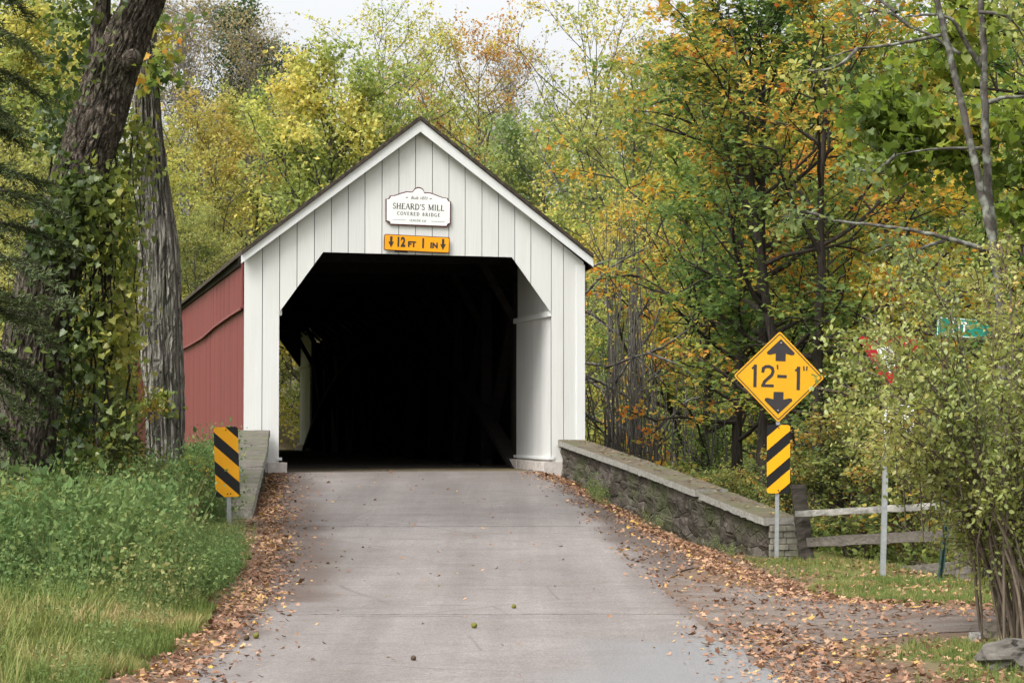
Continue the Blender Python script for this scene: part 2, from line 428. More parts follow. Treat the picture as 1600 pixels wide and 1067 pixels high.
# transverse cracks
sep = k.n("SeparateXYZ"); k.set(sep, 0, o)
wob = k.math('MULTIPLY', k.math('SUBTRACT', k.noise(o, 2.5, 5, .7), .5), .22)
for (cy_, x0, x1, wd) in ((29.85, -2.6, .95, .030), (19.9, -2.0, 1.6, .022), (19.75, -1.6, -.4, .014)):
    yy = k.math('ABSOLUTE', k.math('SUBTRACT', k.math('ADD', sep.outputs[1], wob), cy_))
    msk = k.ramp(k.math('DIVIDE', yy, wd * 2), [(.25, (1, 1, 1)), (.6, (0, 0, 0))])
    inx = k.math('MULTIPLY', k.math('GREATER_THAN', sep.outputs[0], x0), k.math('LESS_THAN', sep.outputs[0], x1))
    msk = k.math('MULTIPLY', k.math('MULTIPLY', msk, inx), k.ramp(med, [(.3, (.5,) * 3), (.55, (.95,) * 3)]))
    c = k.mix(msk, c, (.045, .038, .035))
M['asphalt'] = k.principled(c, .88, k.bump(k.math('ADD', k.math('ADD', fine, agg.outputs['Distance']), k.math('MULTIPLY', med, .6)), .5, .010), .2)

def build_road():
    ys = np.concatenate([np.arange(-60, 8, 2.0), np.arange(8, 43.01, .16)])
    us = np.linspace(0, 1, 46)
    rows = np.zeros((len(ys), len(us), 2)); edge = np.zeros((len(ys), len(us))); grey = np.zeros_like(edge)
    for i, y in enumerate(ys):
        a = xl(y) + .07 * vnoise(0, y, .6, 11); b = xr(y) + .08 * vnoise(0, y, .7, 12) + .85 * sstep(22, 27, y) * (1 - sstep(39, 42, y))
        xx = a + (b - a) * us
        # stop the sheet at the bridge deck
        yend = BO.y + (xx - BO.x) * TX.y / TX.x - .02
        rows[i, :, 0] = xx; rows[i, :, 1] = np.minimum(y, yend)
        nz = vnoise(xx, np.full_like(xx, y), .8, 13) * .16
        eLd = xx - a; eRd = (xr(y) + .05) - xx
        edge[i] = np.clip(np.maximum(1 - sstep(.30 if y > 21 else .1, .85 if y > 21 else .4, eLd + nz), 1 - sstep(-.25, .22, eRd + nz)), 0, 1)
        edge[i] *= 1 if y > 17.5 else .25
        edge[i] = np.maximum(edge[i], sstep(36.5, 40.5, y + nz * 2) * .35)
        grey[i] = np.clip((1 - sstep(17.2, 18.2, y + nz * 3)) * sstep(.2, .9, xx + nz * 2), 0, 1) * .7
    return sheet('road', rows, .012, M['asphalt'], {'edge': edge.ravel(), 'grey': grey.ravel()})
build_road()

k = NT('old_lane_asphalt'); o = k.obj()
fine = k.noise(o, 70, 3, .7); med = k.noise(k.obj((.6, 1.6, 1)), 1.8, 6, .65)
c = k.mix(k.ramp(med, [(.38, (0, 0, 0)), (.62, (1, 1, 1))]), (.160, .138, .124), (.118, .086, .067))
c = k.mix(1, c, k.ramp(fine, [(.3, (.7,) * 3), (.7, (1.3,) * 3)]), 'MULTIPLY')
M['lane'] = k.principled(c, .95, k.bump(fine, .5, .012), .15)
def build_lane():
    xs_ = np.concatenate([np.arange(1.2, 9, .16), np.arange(9, 60, 1.5)])
    vs_ = np.linspace(0, 1, 28)
    rows = np.zeros((len(xs_), len(vs_), 2))
    for i, x in enumerate(xs_):
        lo, hi = lane_y(x, LANE_LO_S), lane_y(x, lane_up)
        if x < 2.3: lo = min(lo, 10 + (x - 1.2) * 5)
        lo += .12 * vnoise(x, 0, .5, 21); hi += .12 * vnoise(x, 0, .5, 22)
        rows[i, :, 0] = x; rows[i, :, 1] = hi + (lo - hi) * vs_
    return sheet('side_lane', rows, .006, M['lane'])
build_lane()

# ------------------------------------------------------------------ covered bridge (local frame: x across, y along, z up from the deck)
bridge = thing('covered_bridge', 'white fronted red wooden covered bridge spanning the creek at the end of the road', 'covered bridge', BO, math.atan2(TX.y, TX.x))
def plane_hit(px, py, v0=0.0):
    """pixel -> (s, w) on the plane y=v0 of the bridge frame"""
    r = Vector(ray(px, py)); c0 = Vector((0, 0, EYE)); P0 = BO + AX * v0
    t = (P0 - c0).dot(AX) / r.dot(AX); p = c0 + r * t - BO
    return p.dot(TX), p.z
def side_hit(px, py, s0=0.0):
    r = Vector(ray(px, py)); c0 = Vector((0, 0, EYE)); P0 = BO + TX * s0
    t = (P0 - c0).dot(TX) / r.dot(TX); p = c0 + r * t - BO
    return p.dot(AX), p.z

seam_px = [383, 409.9, 436.9, 463.9, 490.9, 517.5, 543.8, 570, 596.6, 622.9, 649, 675.4, 701.3, 726.8, 753, 778.8, 804.4, 829.5, 861.5, 880.5, 912.5]
seams = [plane_hit(p, 480)[0] for p in seam_px]
W = seams[-1]; seams[0] = 0.0
sl_, sr_ = seams[2], seams[18]
apex = plane_hit(657, 200); wl = plane_hit(383, 404)[1]; wr = plane_hit(912, 410)[1]
def topf(s): return wl + (apex[1] - wl) * (s / apex[0]) if s < apex[0] else wr + (apex[1] - wr) * ((W - s) / (W - apex[0]))
c1, c2, c3, c4 = plane_hit(436, 487), plane_hit(505, 394), plane_hit(800, 402), plane_hit(860, 489)
def openf(s):
    return float(np.interp(s, [sl_, c2[0], c3[0], sr_], [c1[1], c2[1], c3[1], c4[1]]))
LEG = -.06
brk = sorted([c2[0], c3[0], apex[0]])

def facade(edges, y0, y1, gap, jitter, seed):
    rg = random.Random(seed); mb = MB()
    for i in range(len(edges) - 1):
        a, b = edges[i] + gap / 2, edges[i + 1] - gap / 2
        mid = (a + b) / 2; inside = sl_ - .01 < mid < sr_ + .01
        cuts = [a] + [x for x in brk if a + .004 < x < b - .004] + [b]
        bot = [(x, openf(x) if inside else LEG) for x in cuts]
        topp = [(x, topf(x)) for x in cuts]
        poly = bot + topp[::-1]
        j = rg.uniform(-jitter, jitter)
        mb.extrude(poly, lambda p: (p[0], y0 + j, p[1]), lambda p: (p[0], y1, p[1]))
    return mb
facade(seams, 0, .028, .013, .003, 1).build('portal_facade', M['white'], bridge)
inner = [.02] + [sl_ - .012, sl_ + .012] + [sr_ - .012, sr_ + .012] + [W - .02]
def backing(y0, y1, mat, name):
    mb = MB()
    for a, b, inside in ((.02, sl_ - .003, 0), (sl_, sr_, 1), (sr_ + .003, W - .02, 0)):
        cuts = [a] + [x for x in brk if a < x < b] + [b]
        bot = [(x, openf(x) + .02 if inside else LEG) for x in cuts]; topp = [(x, topf(x) - .02) for x in cuts]
        mb.extrude(bot + topp[::-1], lambda p: (p[0], y0, p[1]), lambda p: (p[0], y1, p[1]))
    return mb.build(name, mat, bridge)
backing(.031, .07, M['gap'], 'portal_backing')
# far portal, seen through the bridge
facade(seams, BL, BL - .028, .013, .003, 2).build('portal_facade', M['white'], bridge)
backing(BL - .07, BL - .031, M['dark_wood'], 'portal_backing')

# rake boards
TL, TA, TRr = plane_hit(377, 399, -.16), plane_hit(657, 188, -.16), plane_hit(927, 404, -.16)
BLp, BA, BRr = plane_hit(377, 411.5, -.16), plane_hit(657, 206, -.16), plane_hit(927.5, 417.5, -.16)
def pl(v): return lambda p: (p[0], v, p[1])
for q in ([BLp, BA, TA, TL], [BA, BRr, TRr, TA]):
    mb = MB(); mb.extrude(q, pl(-.16), pl(-.125)); mb.build('rake_board', M['white_trim'], bridge)
    mb = MB(); mb.extrude(q, pl(BL + .16), pl(BL + .125)); mb.build('rake_board', M['white_trim'], bridge)
# corner boards at the outer edges of the front
mb = MB(); mb.box((W - .15, -.022, LEG), (W + .012, -.004, wr - .05)); mb.build('corner_board', M['white_trim'], bridge)
# soffit boards under the front overhang (shaded undersides)
# roof
def roof_side(sign, name):
    (s_e, w_e), (s_a, w_a) = ((TL if sign < 0 else TRr), TA)
    dx, dw = s_e - s_a, w_e - w_a
    L = math.hypot(dx, dw); ux, uw = dx / L, dw / L
    nv = 150; nu = 34; rows = []
    rg = np.random.default_rng(5 + sign)
    V_, F2 = [], []
    vv = np.linspace(-.20, BL + .20, nv)
    ext = .10 + .035 * np.abs(vnoise(vv, vv * 0, .35, 31)) + rg.uniform(0, .04, nv)
    th = .055
    for j in range(nv):
        Lj = L + (ext[j] if j > 1 and j < nv - 2 else .0)
        sag = -.05 * math.sin(math.pi * (vv[j] / BL)) if 0 < vv[j] < BL else 0
        for i in range(nu + 1):
            u = Lj * i / nu
            course = (i % 2) * .016 + rg.uniform(0, .012)
            x, z = s_a + ux * u, w_a + uw * u + sag
            V_.append((x - uw * sign * 0, vv[j], z + .012)); V_.append((x, vv[j], z + .012 + th + course))
    m_ = (nu + 1) * 2
    for j in range(nv - 1):
        for i in range(nu):
            a = j * m_ + i * 2; b = a + 2; c = a + m_; d = b + m_
            F2.append((a, b, d, c)); F2.append((a + 1, c + 1, d + 1, b + 1))
        e = j * m_ + nu * 2
        F2.append((e, e + 1, e + m_ + 1, e + m_))
    for jj, fl in ((0, 1), (nv - 1, 0)):
        for i in range(nu):
            a = jj * m_ + i * 2; q = (a, a + 1, a + 3, a + 2); F2.append(q if fl else q[::-1])
    mb = MB(); mb.add(V_, F2); return mb.build(name, M['roof'], bridge)
roof_side(-1, 'roof'); roof_side(1, 'roof')
mb = MB()
for sg, s_e in ((-1, TL), (1, TRr)):      # eave boards (dark, weathered) along both sides
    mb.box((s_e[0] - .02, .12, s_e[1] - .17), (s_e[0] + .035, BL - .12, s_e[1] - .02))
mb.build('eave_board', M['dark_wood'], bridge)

# side walls
ledge_px = [(383, 477), (365, 487), (340, 505), (320, 523), (300, 535), (288, 541)]
lv = [(-.0, side_hit(383, 476)[1])] + [side_hit(*p) for p in ledge_px[1:]] + [(26, side_hit(288, 541)[1] - .05), (BL, side_hit(383, 476)[1] - .02)]
def ledge(v): return float(np.interp(v, [p[0] for p in lv], [p[1] for p in lv]))
SKIRT = side_hit(310, 706)[1]
def side_wall(s_out, dr, name):
    rg = random.Random(3); low, up, dk = MB(), MB(), MB()
    n = 138; ed = np.linspace(.035, BL - .035, n + 1); eave = topf(.03) - .10 if s_out < 1 else topf(W - .03) - .10
    for i in range(n):
        a, b = ed[i] + .004, ed[i + 1] - .004; j = rg.uniform(0, .006)
        low.hexa([(s_out + dr * j, a, SKIRT), (s_out + dr * j, b, SKIRT), (s_out - dr * .03, b, SKIRT), (s_out - dr * .03, a, SKIRT),
                  (s_out + dr * j, a, ledge(a)), (s_out + dr * j, b, ledge(b)), (s_out - dr * .03, b, ledge(b)), (s_out - dr * .03, a, ledge(a))])
        j = .035 + rg.uniform(0, .006)
        up.hexa([(s_out + dr * j, a, ledge(a) - .05), (s_out + dr * j, b, ledge(b) - .05), (s_out + dr * .008, b, ledge(b) - .05), (s_out + dr * .008, a, ledge(a) - .05),
                 (s_out + dr * j, a, eave), (s_out + dr * j, b, eave), (s_out + dr * .008, b, eave), (s_out + dr * .008, a, eave)])
        j = rg.uniform(0, .005) - .03
        dk.hexa([(s_out + dr * j, a, -.75), (s_out + dr * j, b, -.75), (s_out - dr * .06, b, -.75), (s_out - dr * .06, a, -.75),
                 (s_out + dr * j, a, SKIRT - .006), (s_out + dr * j, b, SKIRT - .006), (s_out - dr * .06, b, SKIRT - .006), (s_out - dr * .06, a, SKIRT - .006)])
    wall = low.build('side_wall', M['red'], bridge)
    up.build('upper_siding', M['red'], bridge); dk.build('skirt_boards', M['red'], bridge)
    tr = MB()
    tv = np.linspace(.04, BL - .04, 90)
    for a, b in zip(tv[:-1], tv[1:]):
        tr.hexa([(s_out + dr * .075, a, ledge(a) - .085), (s_out + dr * .075, b, ledge(b) - .085), (s_out + dr * .044, b, ledge(b) - .085), (s_out + dr * .044, a, ledge(a) - .085),
                 (s_out + dr * .06, a, ledge(a) - .03), (s_out + dr * .06, b, ledge(b) - .03), (s_out + dr * .044, b, ledge(b) - .03), (s_out + dr * .044, a, ledge(a) - .03)])
    tr.build('drip_ledge', M['red_trim'], bridge)
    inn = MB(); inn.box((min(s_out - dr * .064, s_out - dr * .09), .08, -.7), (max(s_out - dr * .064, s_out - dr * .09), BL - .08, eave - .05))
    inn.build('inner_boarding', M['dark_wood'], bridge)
side_wall(.0, -1, 'left'); side_wall(W, 1, 'right')

# white lined entrance panels at both ends of both sides, with capital strip and base block
LIN = 3.1
for end in (0, 1):
    for s_in, dr in ((sl_, -1), (sr_, 1)):
        def vv_(v): return v if not end else BL - v
        mb = MB()
        ne = 9; ed = np.linspace(.072, LIN, ne)
        for i in range(ne - 1):
            a, b = vv_(ed[i] + .003), vv_(ed[i + 1] - .003)
            for (z0, z1, off) in ((.16, c1[1] - .03, .004), (c1[1] + .06, c2[1] + .25, .03)):
                mb.box((min(s_in + dr * off, s_in + dr * (off + .04)), min(a, b), z0), (max(s_in + dr * off, s_in + dr * (off + .04)), max(a, b), z1))
        lp = mb.build('portal_lining', M['white'], bridge)
        mb = MB(); a, b = sorted((vv_(.034), vv_(LIN + .05)))
        x0, x1 = sorted((s_in - dr * .045, s_in + dr * .10)); zc = c4[1] if dr > 0 else c1[1]
        mb.box((x0, a, zc - .06), (x1, b, zc + .035)); mb.build('capital_strip', M['white_trim'], bridge)
        mb = MB(); rg = random.Random(7)
        x0, x1 = sorted((s_in - dr * .14, s_in + dr * .2))
        for q in range(4):
            a, b = sorted((vv_(-.03 + q * .80), vv_(-.03 + (q + 1) * .80 - .02)))
            mb.box((x0 + rg.uniform(-.02, .02), a, -.1), (x1, b, .17 + rg.uniform(-.02, .02)))
        mb.build('base_block', M['block'], bridge)
        mb = MB(); a, b = sorted((vv_(-.02), vv_(LIN + .03))); x0, x1 = sorted((s_in - dr * .05, s_in + dr * .05))
        mb.box((x0, a, .195), (x1, b, .245)); mb.build('base_moulding', M['white_trim'], bridge)
# deck
mb = MB(); rg = random.Random(9)
nd = 132
for i in range(nd):
    a = .0 + BL * i / nd; b = a + BL / nd - .006
    mb.box((.1, a, -.22), (W - .1, b, -.02 + rg.uniform(0, .01)))
mb.build('deck', M['deck'], bridge)
mb = MB()
for x in (.35, W - .35): mb.box((x - .12, .0, -.6), (x + .12, BL, -.235))
mb.build('deck_girder', M['dark_wood'], bridge)
# trusses, arches, cross beams
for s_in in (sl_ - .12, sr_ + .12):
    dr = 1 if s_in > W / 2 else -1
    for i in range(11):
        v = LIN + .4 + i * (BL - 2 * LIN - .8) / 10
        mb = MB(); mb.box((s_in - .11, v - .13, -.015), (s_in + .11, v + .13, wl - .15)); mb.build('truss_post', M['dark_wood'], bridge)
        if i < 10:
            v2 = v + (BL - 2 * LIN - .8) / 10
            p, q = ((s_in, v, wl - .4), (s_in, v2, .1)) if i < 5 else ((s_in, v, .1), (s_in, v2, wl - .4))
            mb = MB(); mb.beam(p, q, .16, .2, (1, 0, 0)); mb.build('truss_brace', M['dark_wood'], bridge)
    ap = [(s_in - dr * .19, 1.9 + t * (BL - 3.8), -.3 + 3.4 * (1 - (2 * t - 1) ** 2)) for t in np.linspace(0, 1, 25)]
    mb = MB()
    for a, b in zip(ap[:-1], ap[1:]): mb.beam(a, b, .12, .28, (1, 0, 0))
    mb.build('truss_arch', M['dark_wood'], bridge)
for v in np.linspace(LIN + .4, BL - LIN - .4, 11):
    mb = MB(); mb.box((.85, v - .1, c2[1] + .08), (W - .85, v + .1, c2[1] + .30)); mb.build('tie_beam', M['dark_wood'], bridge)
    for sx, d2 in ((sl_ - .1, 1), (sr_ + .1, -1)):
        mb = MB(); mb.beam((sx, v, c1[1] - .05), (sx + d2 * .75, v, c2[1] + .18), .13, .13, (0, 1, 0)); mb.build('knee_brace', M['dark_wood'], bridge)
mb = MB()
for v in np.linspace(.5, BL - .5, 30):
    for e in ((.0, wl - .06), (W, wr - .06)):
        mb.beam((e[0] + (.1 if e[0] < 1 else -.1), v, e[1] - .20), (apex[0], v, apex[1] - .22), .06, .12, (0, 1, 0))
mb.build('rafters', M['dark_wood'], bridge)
# abutments carrying the bridge ends
for v0, v1 in ((.05, 1.8), (BL - 1.8, BL - .05)):
    mb = MB(); mb.box((-.25, v0, -3.8), (W + .25, v1, -.62)); mb.build('abutment', M['stone'], bridge)

# ------------------------------------------------------------------ lettering helpers
def text_polys(s, size=1.0, shear=0.0, sx=1.0, spacing=1.0, bold=0.0):
    cu = bpy.data.curves.new('t', 'FONT'); cu.body = s; cu.size = size; cu.align_x = 'CENTER'; cu.align_y = 'CENTER'; cu.shear = shear
    cu.space_character = spacing; cu.offset = bold; cu.resolution_u = 4
    ob = bpy.data.objects.new('t', cu); COL.objects.link(ob)
    dg = bpy.context.evaluated_depsgraph_get(); dg.update()
    me_ = bpy.data.meshes.new_from_object(ob.evaluated_get(dg))
    V_ = [(v.co.x * sx, v.co.y) for v in me_.vertices]; Fp = [tuple(p.vertices) for p in me_.polygons]
    bpy.data.objects.remove(ob); bpy.data.curves.remove(cu); bpy.data.meshes.remove(me_)
    return V_, Fp

SERIF = {   # stroke alphabet: l = line (x0,y0,x1,y1,w), a = arc (cx,cy,rx,ry,a0,a1,w), s = foot serif (x,y); last number is the width
 'S': ([('a', .27, .74, .19, .22, 30, 275, .085), ('a', .27, .27, .22, .25, 95, -155, .085), ('l', .44, .78, .46, .98, .04), ('l', .05, .02, .05, .24, .04)], .58),
 'H': ([('l', .13, 0, .13, 1, .12), ('l', .63, 0, .63, 1, .12), ('l', .13, .52, .63, .52, .06), ('s', .13, 0), ('s', .63, 0), ('s', .13, 1), ('s', .63, 1)], .82),
 'E': ([('l', .13, 0, .13, 1, .12), ('l', .13, .97, .55, .97, .06), ('l', .13, .03, .57, .03, .06), ('l', .13, .52, .44, .52, .05), ('s', .1, 0), ('s', .1, 1), ('l', .55, .8, .55, 1, .04), ('l', .57, 0, .57, .22, .04)], .66),
 'A': ([('l', .05, 0, .36, 1, .055), ('l', .36, 1, .68, 0, .12), ('l', .17, .36, .56, .36, .05), ('s', .06, 0), ('s', .68, 0)], .76),
 'R': ([('l', .13, 0, .13, 1, .12), ('a', .3, .74, .24, .24, 90, -90, .085), ('l', .13, .97, .3, .97, .06), ('l', .13, .5, .3, .5, .06), ('l', .34, .5, .66, 0, .11), ('s', .13, 0), ('s', .1, 1), ('s', .66, 0)], .74),
 'D': ([('l', .13, 0, .13, 1, .12), ('a', .28, .5, .42, .47, 90, -90, .1), ('l', .13, .97, .28, .97, .06), ('l', .13, .03, .28, .03, .06), ('s', .1, 0), ('s', .1, 1)], .8),
 "'": ([('l', .1, .72, .12, 1, .1)], .24),
 'M': ([('l', .12, 0, .12, 1, .06), ('l', .12, 1, .46, .05, .12), ('l', .46, .05, .8, 1, .06), ('l', .82, 0, .82, 1, .13), ('s', .12, 0), ('s', .82, 0), ('s', .1, 1), ('s', .84, 1)], .98),
 'I': ([('l', .17, 0, .17, 1, .12), ('s', .17, 0), ('s', .17, 1)], .38),
 'L': ([('l', .13, 0, .13, 1, .12), ('l', .13, .03, .56, .03, .06), ('s', .1, 0), ('s', .13, 1), ('l', .56, 0, .56, .24, .04)], .64),
 'C': ([('a', .42, .5, .36, .46, 50, 310, .095), ('l', .66, .76, .66, .98, .04)], .76),
 'O': ([('a', .43, .5, .37, .46, 0, 360, .095)], .88),
 'V': ([('l', .05, 1, .36, 0, .12), ('l', .36, 0, .66, 1, .055), ('s', .05, 1), ('s', .67, 1)], .74),
 'B': ([('l', .13, 0, .13, 1, .12), ('a', .28, .75, .21, .22, 90, -90, .08), ('a', .3, .27, .25, .25, 90, -90, .085), ('l', .13, .97, .28, .97, .06), ('l', .13, .52, .3, .52, .06), ('l', .13, .03, .3, .03, .06)], .68),
 'G': ([('a', .42, .5, .36, .46, 50, 335, .095), ('l', .7, .06, .7, .42, .1), ('s', .68, .42)], .84),
 'N': ([('l', .12, 0, .12, 1, .06), ('l', .12, 1, .66, .02, .12), ('l', .66, 0, .66, 1, .06), ('s', .12, 0), ('s', .1, 1), ('s', .66, 1)], .82),
 'T': ([('l', .33, 0, .33, 1, .12), ('l', .04, .97, .62, .97, .06), ('s', .33, 0), ('l', .04, .76, .04, 1, .04), ('l', .62, .76, .62, 1, .04)], .7),
 '1': ([('l', .2, 0, .2, 1, .11), ('l', .06, .84, .2, 1, .06), ('s', .2, 0)], .42),
 '3': ([('a', .25, .75, .18, .22, 140, -90, .08), ('a', .25, .27, .22, .25, 90, -140, .09)], .56),
 '0': ([('a', .28, .5, .22, .47, 0, 360, .09)], .6),
 ' ': ([], .45),
}
def serif_polys(txt, size, spacing=.08, bold=1.0):
    V_, Fp = [], []; x = 0
    def seg(p, q, w_):
        d = Vector((q[0] - p[0], q[1] - p[1])); d = d.normalized() if d.length else Vector((1, 0)); n_ = Vector((-d.y, d.x)) * w_ * bold / 2
        b_ = len(V_); V_.extend([(p[0] - n_.x, p[1] - n_.y), (q[0] - n_.x, q[1] - n_.y), (q[0] + n_.x, q[1] + n_.y), (p[0] + n_.x, p[1] + n_.y)]); Fp.append((b_, b_ + 1, b_ + 2, b_ + 3))
    for ch in txt:
        st, wd = SERIF[ch]
        for s_ in st:
            if s_[0] == 'l': seg((x + s_[1], s_[2]), (x + s_[3], s_[4]), s_[5])
            elif s_[0] == 's': seg((x + s_[1] - .12, .02 + s_[2] * .96), (x + s_[1] + .12, .02 + s_[2] * .96), .045)
            else:
                _, cx_, cy_, rx, ry, a0, a1, w_ = s_; m_ = 16
                pa = [(x + cx_ + rx * math.cos(R(a0 + (a1 - a0) * i / m_)), cy_ + ry * math.sin(R(a0 + (a1 - a0) * i / m_))) for i in range(m_ + 1)]
                for p, q in zip(pa[:-1], pa[1:]): seg(p, q, w_)
        x += wd + spacing
    x -= spacing
    return [((v[0] - x / 2) * size, (v[1] - .5) * size) for v in V_], Fp

class Letter:
    """collects flat marks in a sign's own 2-D frame, then makes a thin painted mesh"""
    def __init__(s): s.V = []; s.F = []
    def put(s, VF, ox, oy, rot=0.0):
        b = len(s.V); c_, s_ = math.cos(rot), math.sin(rot)
        s.V += [(ox + v[0] * c_ - v[1] * s_, oy + v[0] * s_ + v[1] * c_) for v in VF[0]]
        s.F += [tuple(i + b for i in f) for f in VF[1]]
    def poly(s, p): s.put((p, [tuple(range(len(p)))]), 0, 0)
    def build(s, name, mat, parent, f, step=0.00035):
        mb = MB()
        for i, fc in enumerate(s.F):
            e = (i % 5) * step
            mb.add([f(s.V[j], e) for j in fc], [tuple(range(len(fc)))])
        return mb.build(name, mat, parent)

def clip_band(rect, slope, c0, c1_):
    """part of the rectangle (x0,y0,x1,y1) with c0 <= y - slope*x <= c1"""
    x0, y0, x1, y1 = rect; P = [(x0, y0), (x1, y0), (x1, y1), (x0, y1)]
    for sg, c_ in ((1, c0), (-1, -c1_)):
        out = []
        for a, b in zip(P, P[1:] + P[:1]):
            da, db = sg * (a[1] - slope * a[0]) - c_, sg * (b[1] - slope * b[0]) - c_
            if da >= 0: out.append(a)
            if (da >= 0) != (db >= 0):
                t = da / (da - db); out.append((a[0] + (b[0] - a[0]) * t, a[1] + (b[1] - a[1]) * t))
        P = out
        if not P: break
    return P
def rrect(x0, y0, x1, y1, r, n=5):
    out = []
    for cx_, cy_, a in ((x1 - r, y1 - r, 0), (x0 + r, y1 - r, 90), (x0 + r, y0 + r, 180), (x1 - r, y0 + r, 270)):
        out += [(cx_ + r * math.cos(R(a + 90 * i / n)), cy_ + r * math.sin(R(a + 90 * i / n))) for i in range(n + 1)]
    return out

# ------------------------------------------------------------------ the two signs on the gable (frames: x right, z up, facing -y of the bridge)
BROT = math.atan2(TX.y, TX.x)
def gable_sign(name, label, cx_px, cy_px, tilt):
    s0, w0 = plane_hit(cx_px, cy_px, -.03)
    loc = BO + TX * s0 + AX * -.006 + Vector((0, 0, w0))
    t = thing(name, label, 'sign', loc, BROT); t.rotation_euler = (0, R(tilt), BROT); return t
PXM = 41.55 / 3600     # metres per photo pixel at the gable
def n4(x, y): return ((x / 6.67 + 560 - 653.5) * PXM, -(y / 6.67 + 260 - 323) * PXM)
name_sign = gable_sign('bridge_name_sign', 'white shaped name board with maroon border below the gable peak', 653.5, 323, .0)
oc = [(278, 347), (300, 345), (318, 330), (322, 311), (362, 308), (400, 296), (440, 280), (500, 263), (555, 265), (568, 256)]
oc += [(627 + 60 * math.cos(R(a)), 273 - 58 * math.sin(R(a))) for a in range(160, 19, -20)]
oc += [(686, 268), (692, 272), (750, 270), (800, 286), (850, 306), (895, 320), (940, 325), (942, 342), (955, 354), (972, 361), (970, 598), (952, 600), (940, 612), (936, 630),
       (320, 616), (316, 597), (300, 584), (278, 582)]
oc2 = [n4(*p) for p in oc][::-1]
cxs, czs = n4(625, 430)
inn2 = [(cxs + (p[0] - cxs) * .966, czs + (p[1] - czs) * .938) for p in oc2]
mb = MB(); mb.extrude(oc2, lambda p: (p[0], -.03, p[1]), lambda p: (p[0], -.012, p[1])); mb.build('border', M['maroon'], name_sign)
mb = MB(); mb.extrude(inn2, lambda p: (p[0], -.034, p[1]), lambda p: (p[0], -.028, p[1])); mb.build('panel', M['signwhite'], name_sign)
L_ = Letter(); TL4 = R(-1.6)
L_.put(serif_polys("SHEARD'S MILL", .104, .07, 1.35), *n4(627, 424), TL4)
L_.put(serif_polys("COVERED BRIDGE", .060, .26, 1.6), *n4(627, 500), TL4)
L_.put(serif_polys("LENGTH 130'", .038, .14, 1.6), *n4(622, 569), TL4)
L_.put(text_polys("Built 1873", .078, .35, .95, 1.0, .0), *n4(630, 332), TL4)
for x, y in ((502, 328), (755, 337)):
    c_ = n4(x, y); L_.poly([(c_[0] + .022 * math.cos(R(a)), c_[1] + .009 * math.sin(R(a + 30))) for a in range(0, 360, 30)])
for xa, xb, y in ((350, 490, 561), (760, 905, 573)):
    a, b = n4(xa, y), n4(xb, y + 3); L_.poly([(a[0], a[1] - .0025), (b[0], b[1] - .0025), (b[0], b[1] + .0025), (a[0], a[1] + .0025)])
L_.build('lettering', M['ink'], name_sign, lambda p, e: (p[0], -.0365 - e, p[1]))

clr = gable_sign('clearance_sign', 'long orange clearance sign reading 12 ft 1 in above the opening', 651, 381, 1.9)
hw, hh = 52 * PXM, 12.6 * PXM
mb = MB(); mb.extrude(rrect(-hw, -hh, hw, hh, .03), lambda p: (p[0], -.05, p[1]), lambda p: (p[0], -.035, p[1])); mb.build('border', M['maroon'], clr)
mb = MB(); mb.extrude(rrect(-hw + .012, -hh + .012, hw - .012, hh - .012, .024), lambda p: (p[0], -.053, p[1]), lambda p: (p[0], -.048, p[1])); mb.build('panel', M['orange'], clr)
L_ = Letter()
def u4(x, y): return ((x - 606) / 702 * 2 * hw, -(y - 805) / 165 * 2 * hh)     # crop pixel inside the sign
for xx in (330, 886):
    a = u4(xx, 805)[0]; q = hh * 2 / 165
    L_.poly([(a + dx * q, dy * q) for dx, dy in ((-12, 62), (12, 62), (12, 6), (30, 10), (0, -52), (-30, 10), (-12, 6))])
L_.put(text_polys("12", .235, 0, .70, 1.05, .010), u4(432, 0)[0], .008)
L_.put(text_polys("FT", .135, 0, 1.0, 1.05, .007), u4(552, 0)[0], -.020)
L_.put(text_polys("1", .235, 0, .75, 1, .010), u4(672, 0)[0], .004)
L_.put(text_polys("IN", .135, 0, 1.0, 1.05, .007), u4(790, 0)[0], -.022)
L_.build('lettering', M['ink'], clr, lambda p, e: (p[0], -.0555 - e, p[1]))
mb = MB(); mb.box((-.40, -.033, -hh - .02), (-.16, -.012, -hh + .03)); mb.build('mounting_strip', M['dark_wood'], clr)

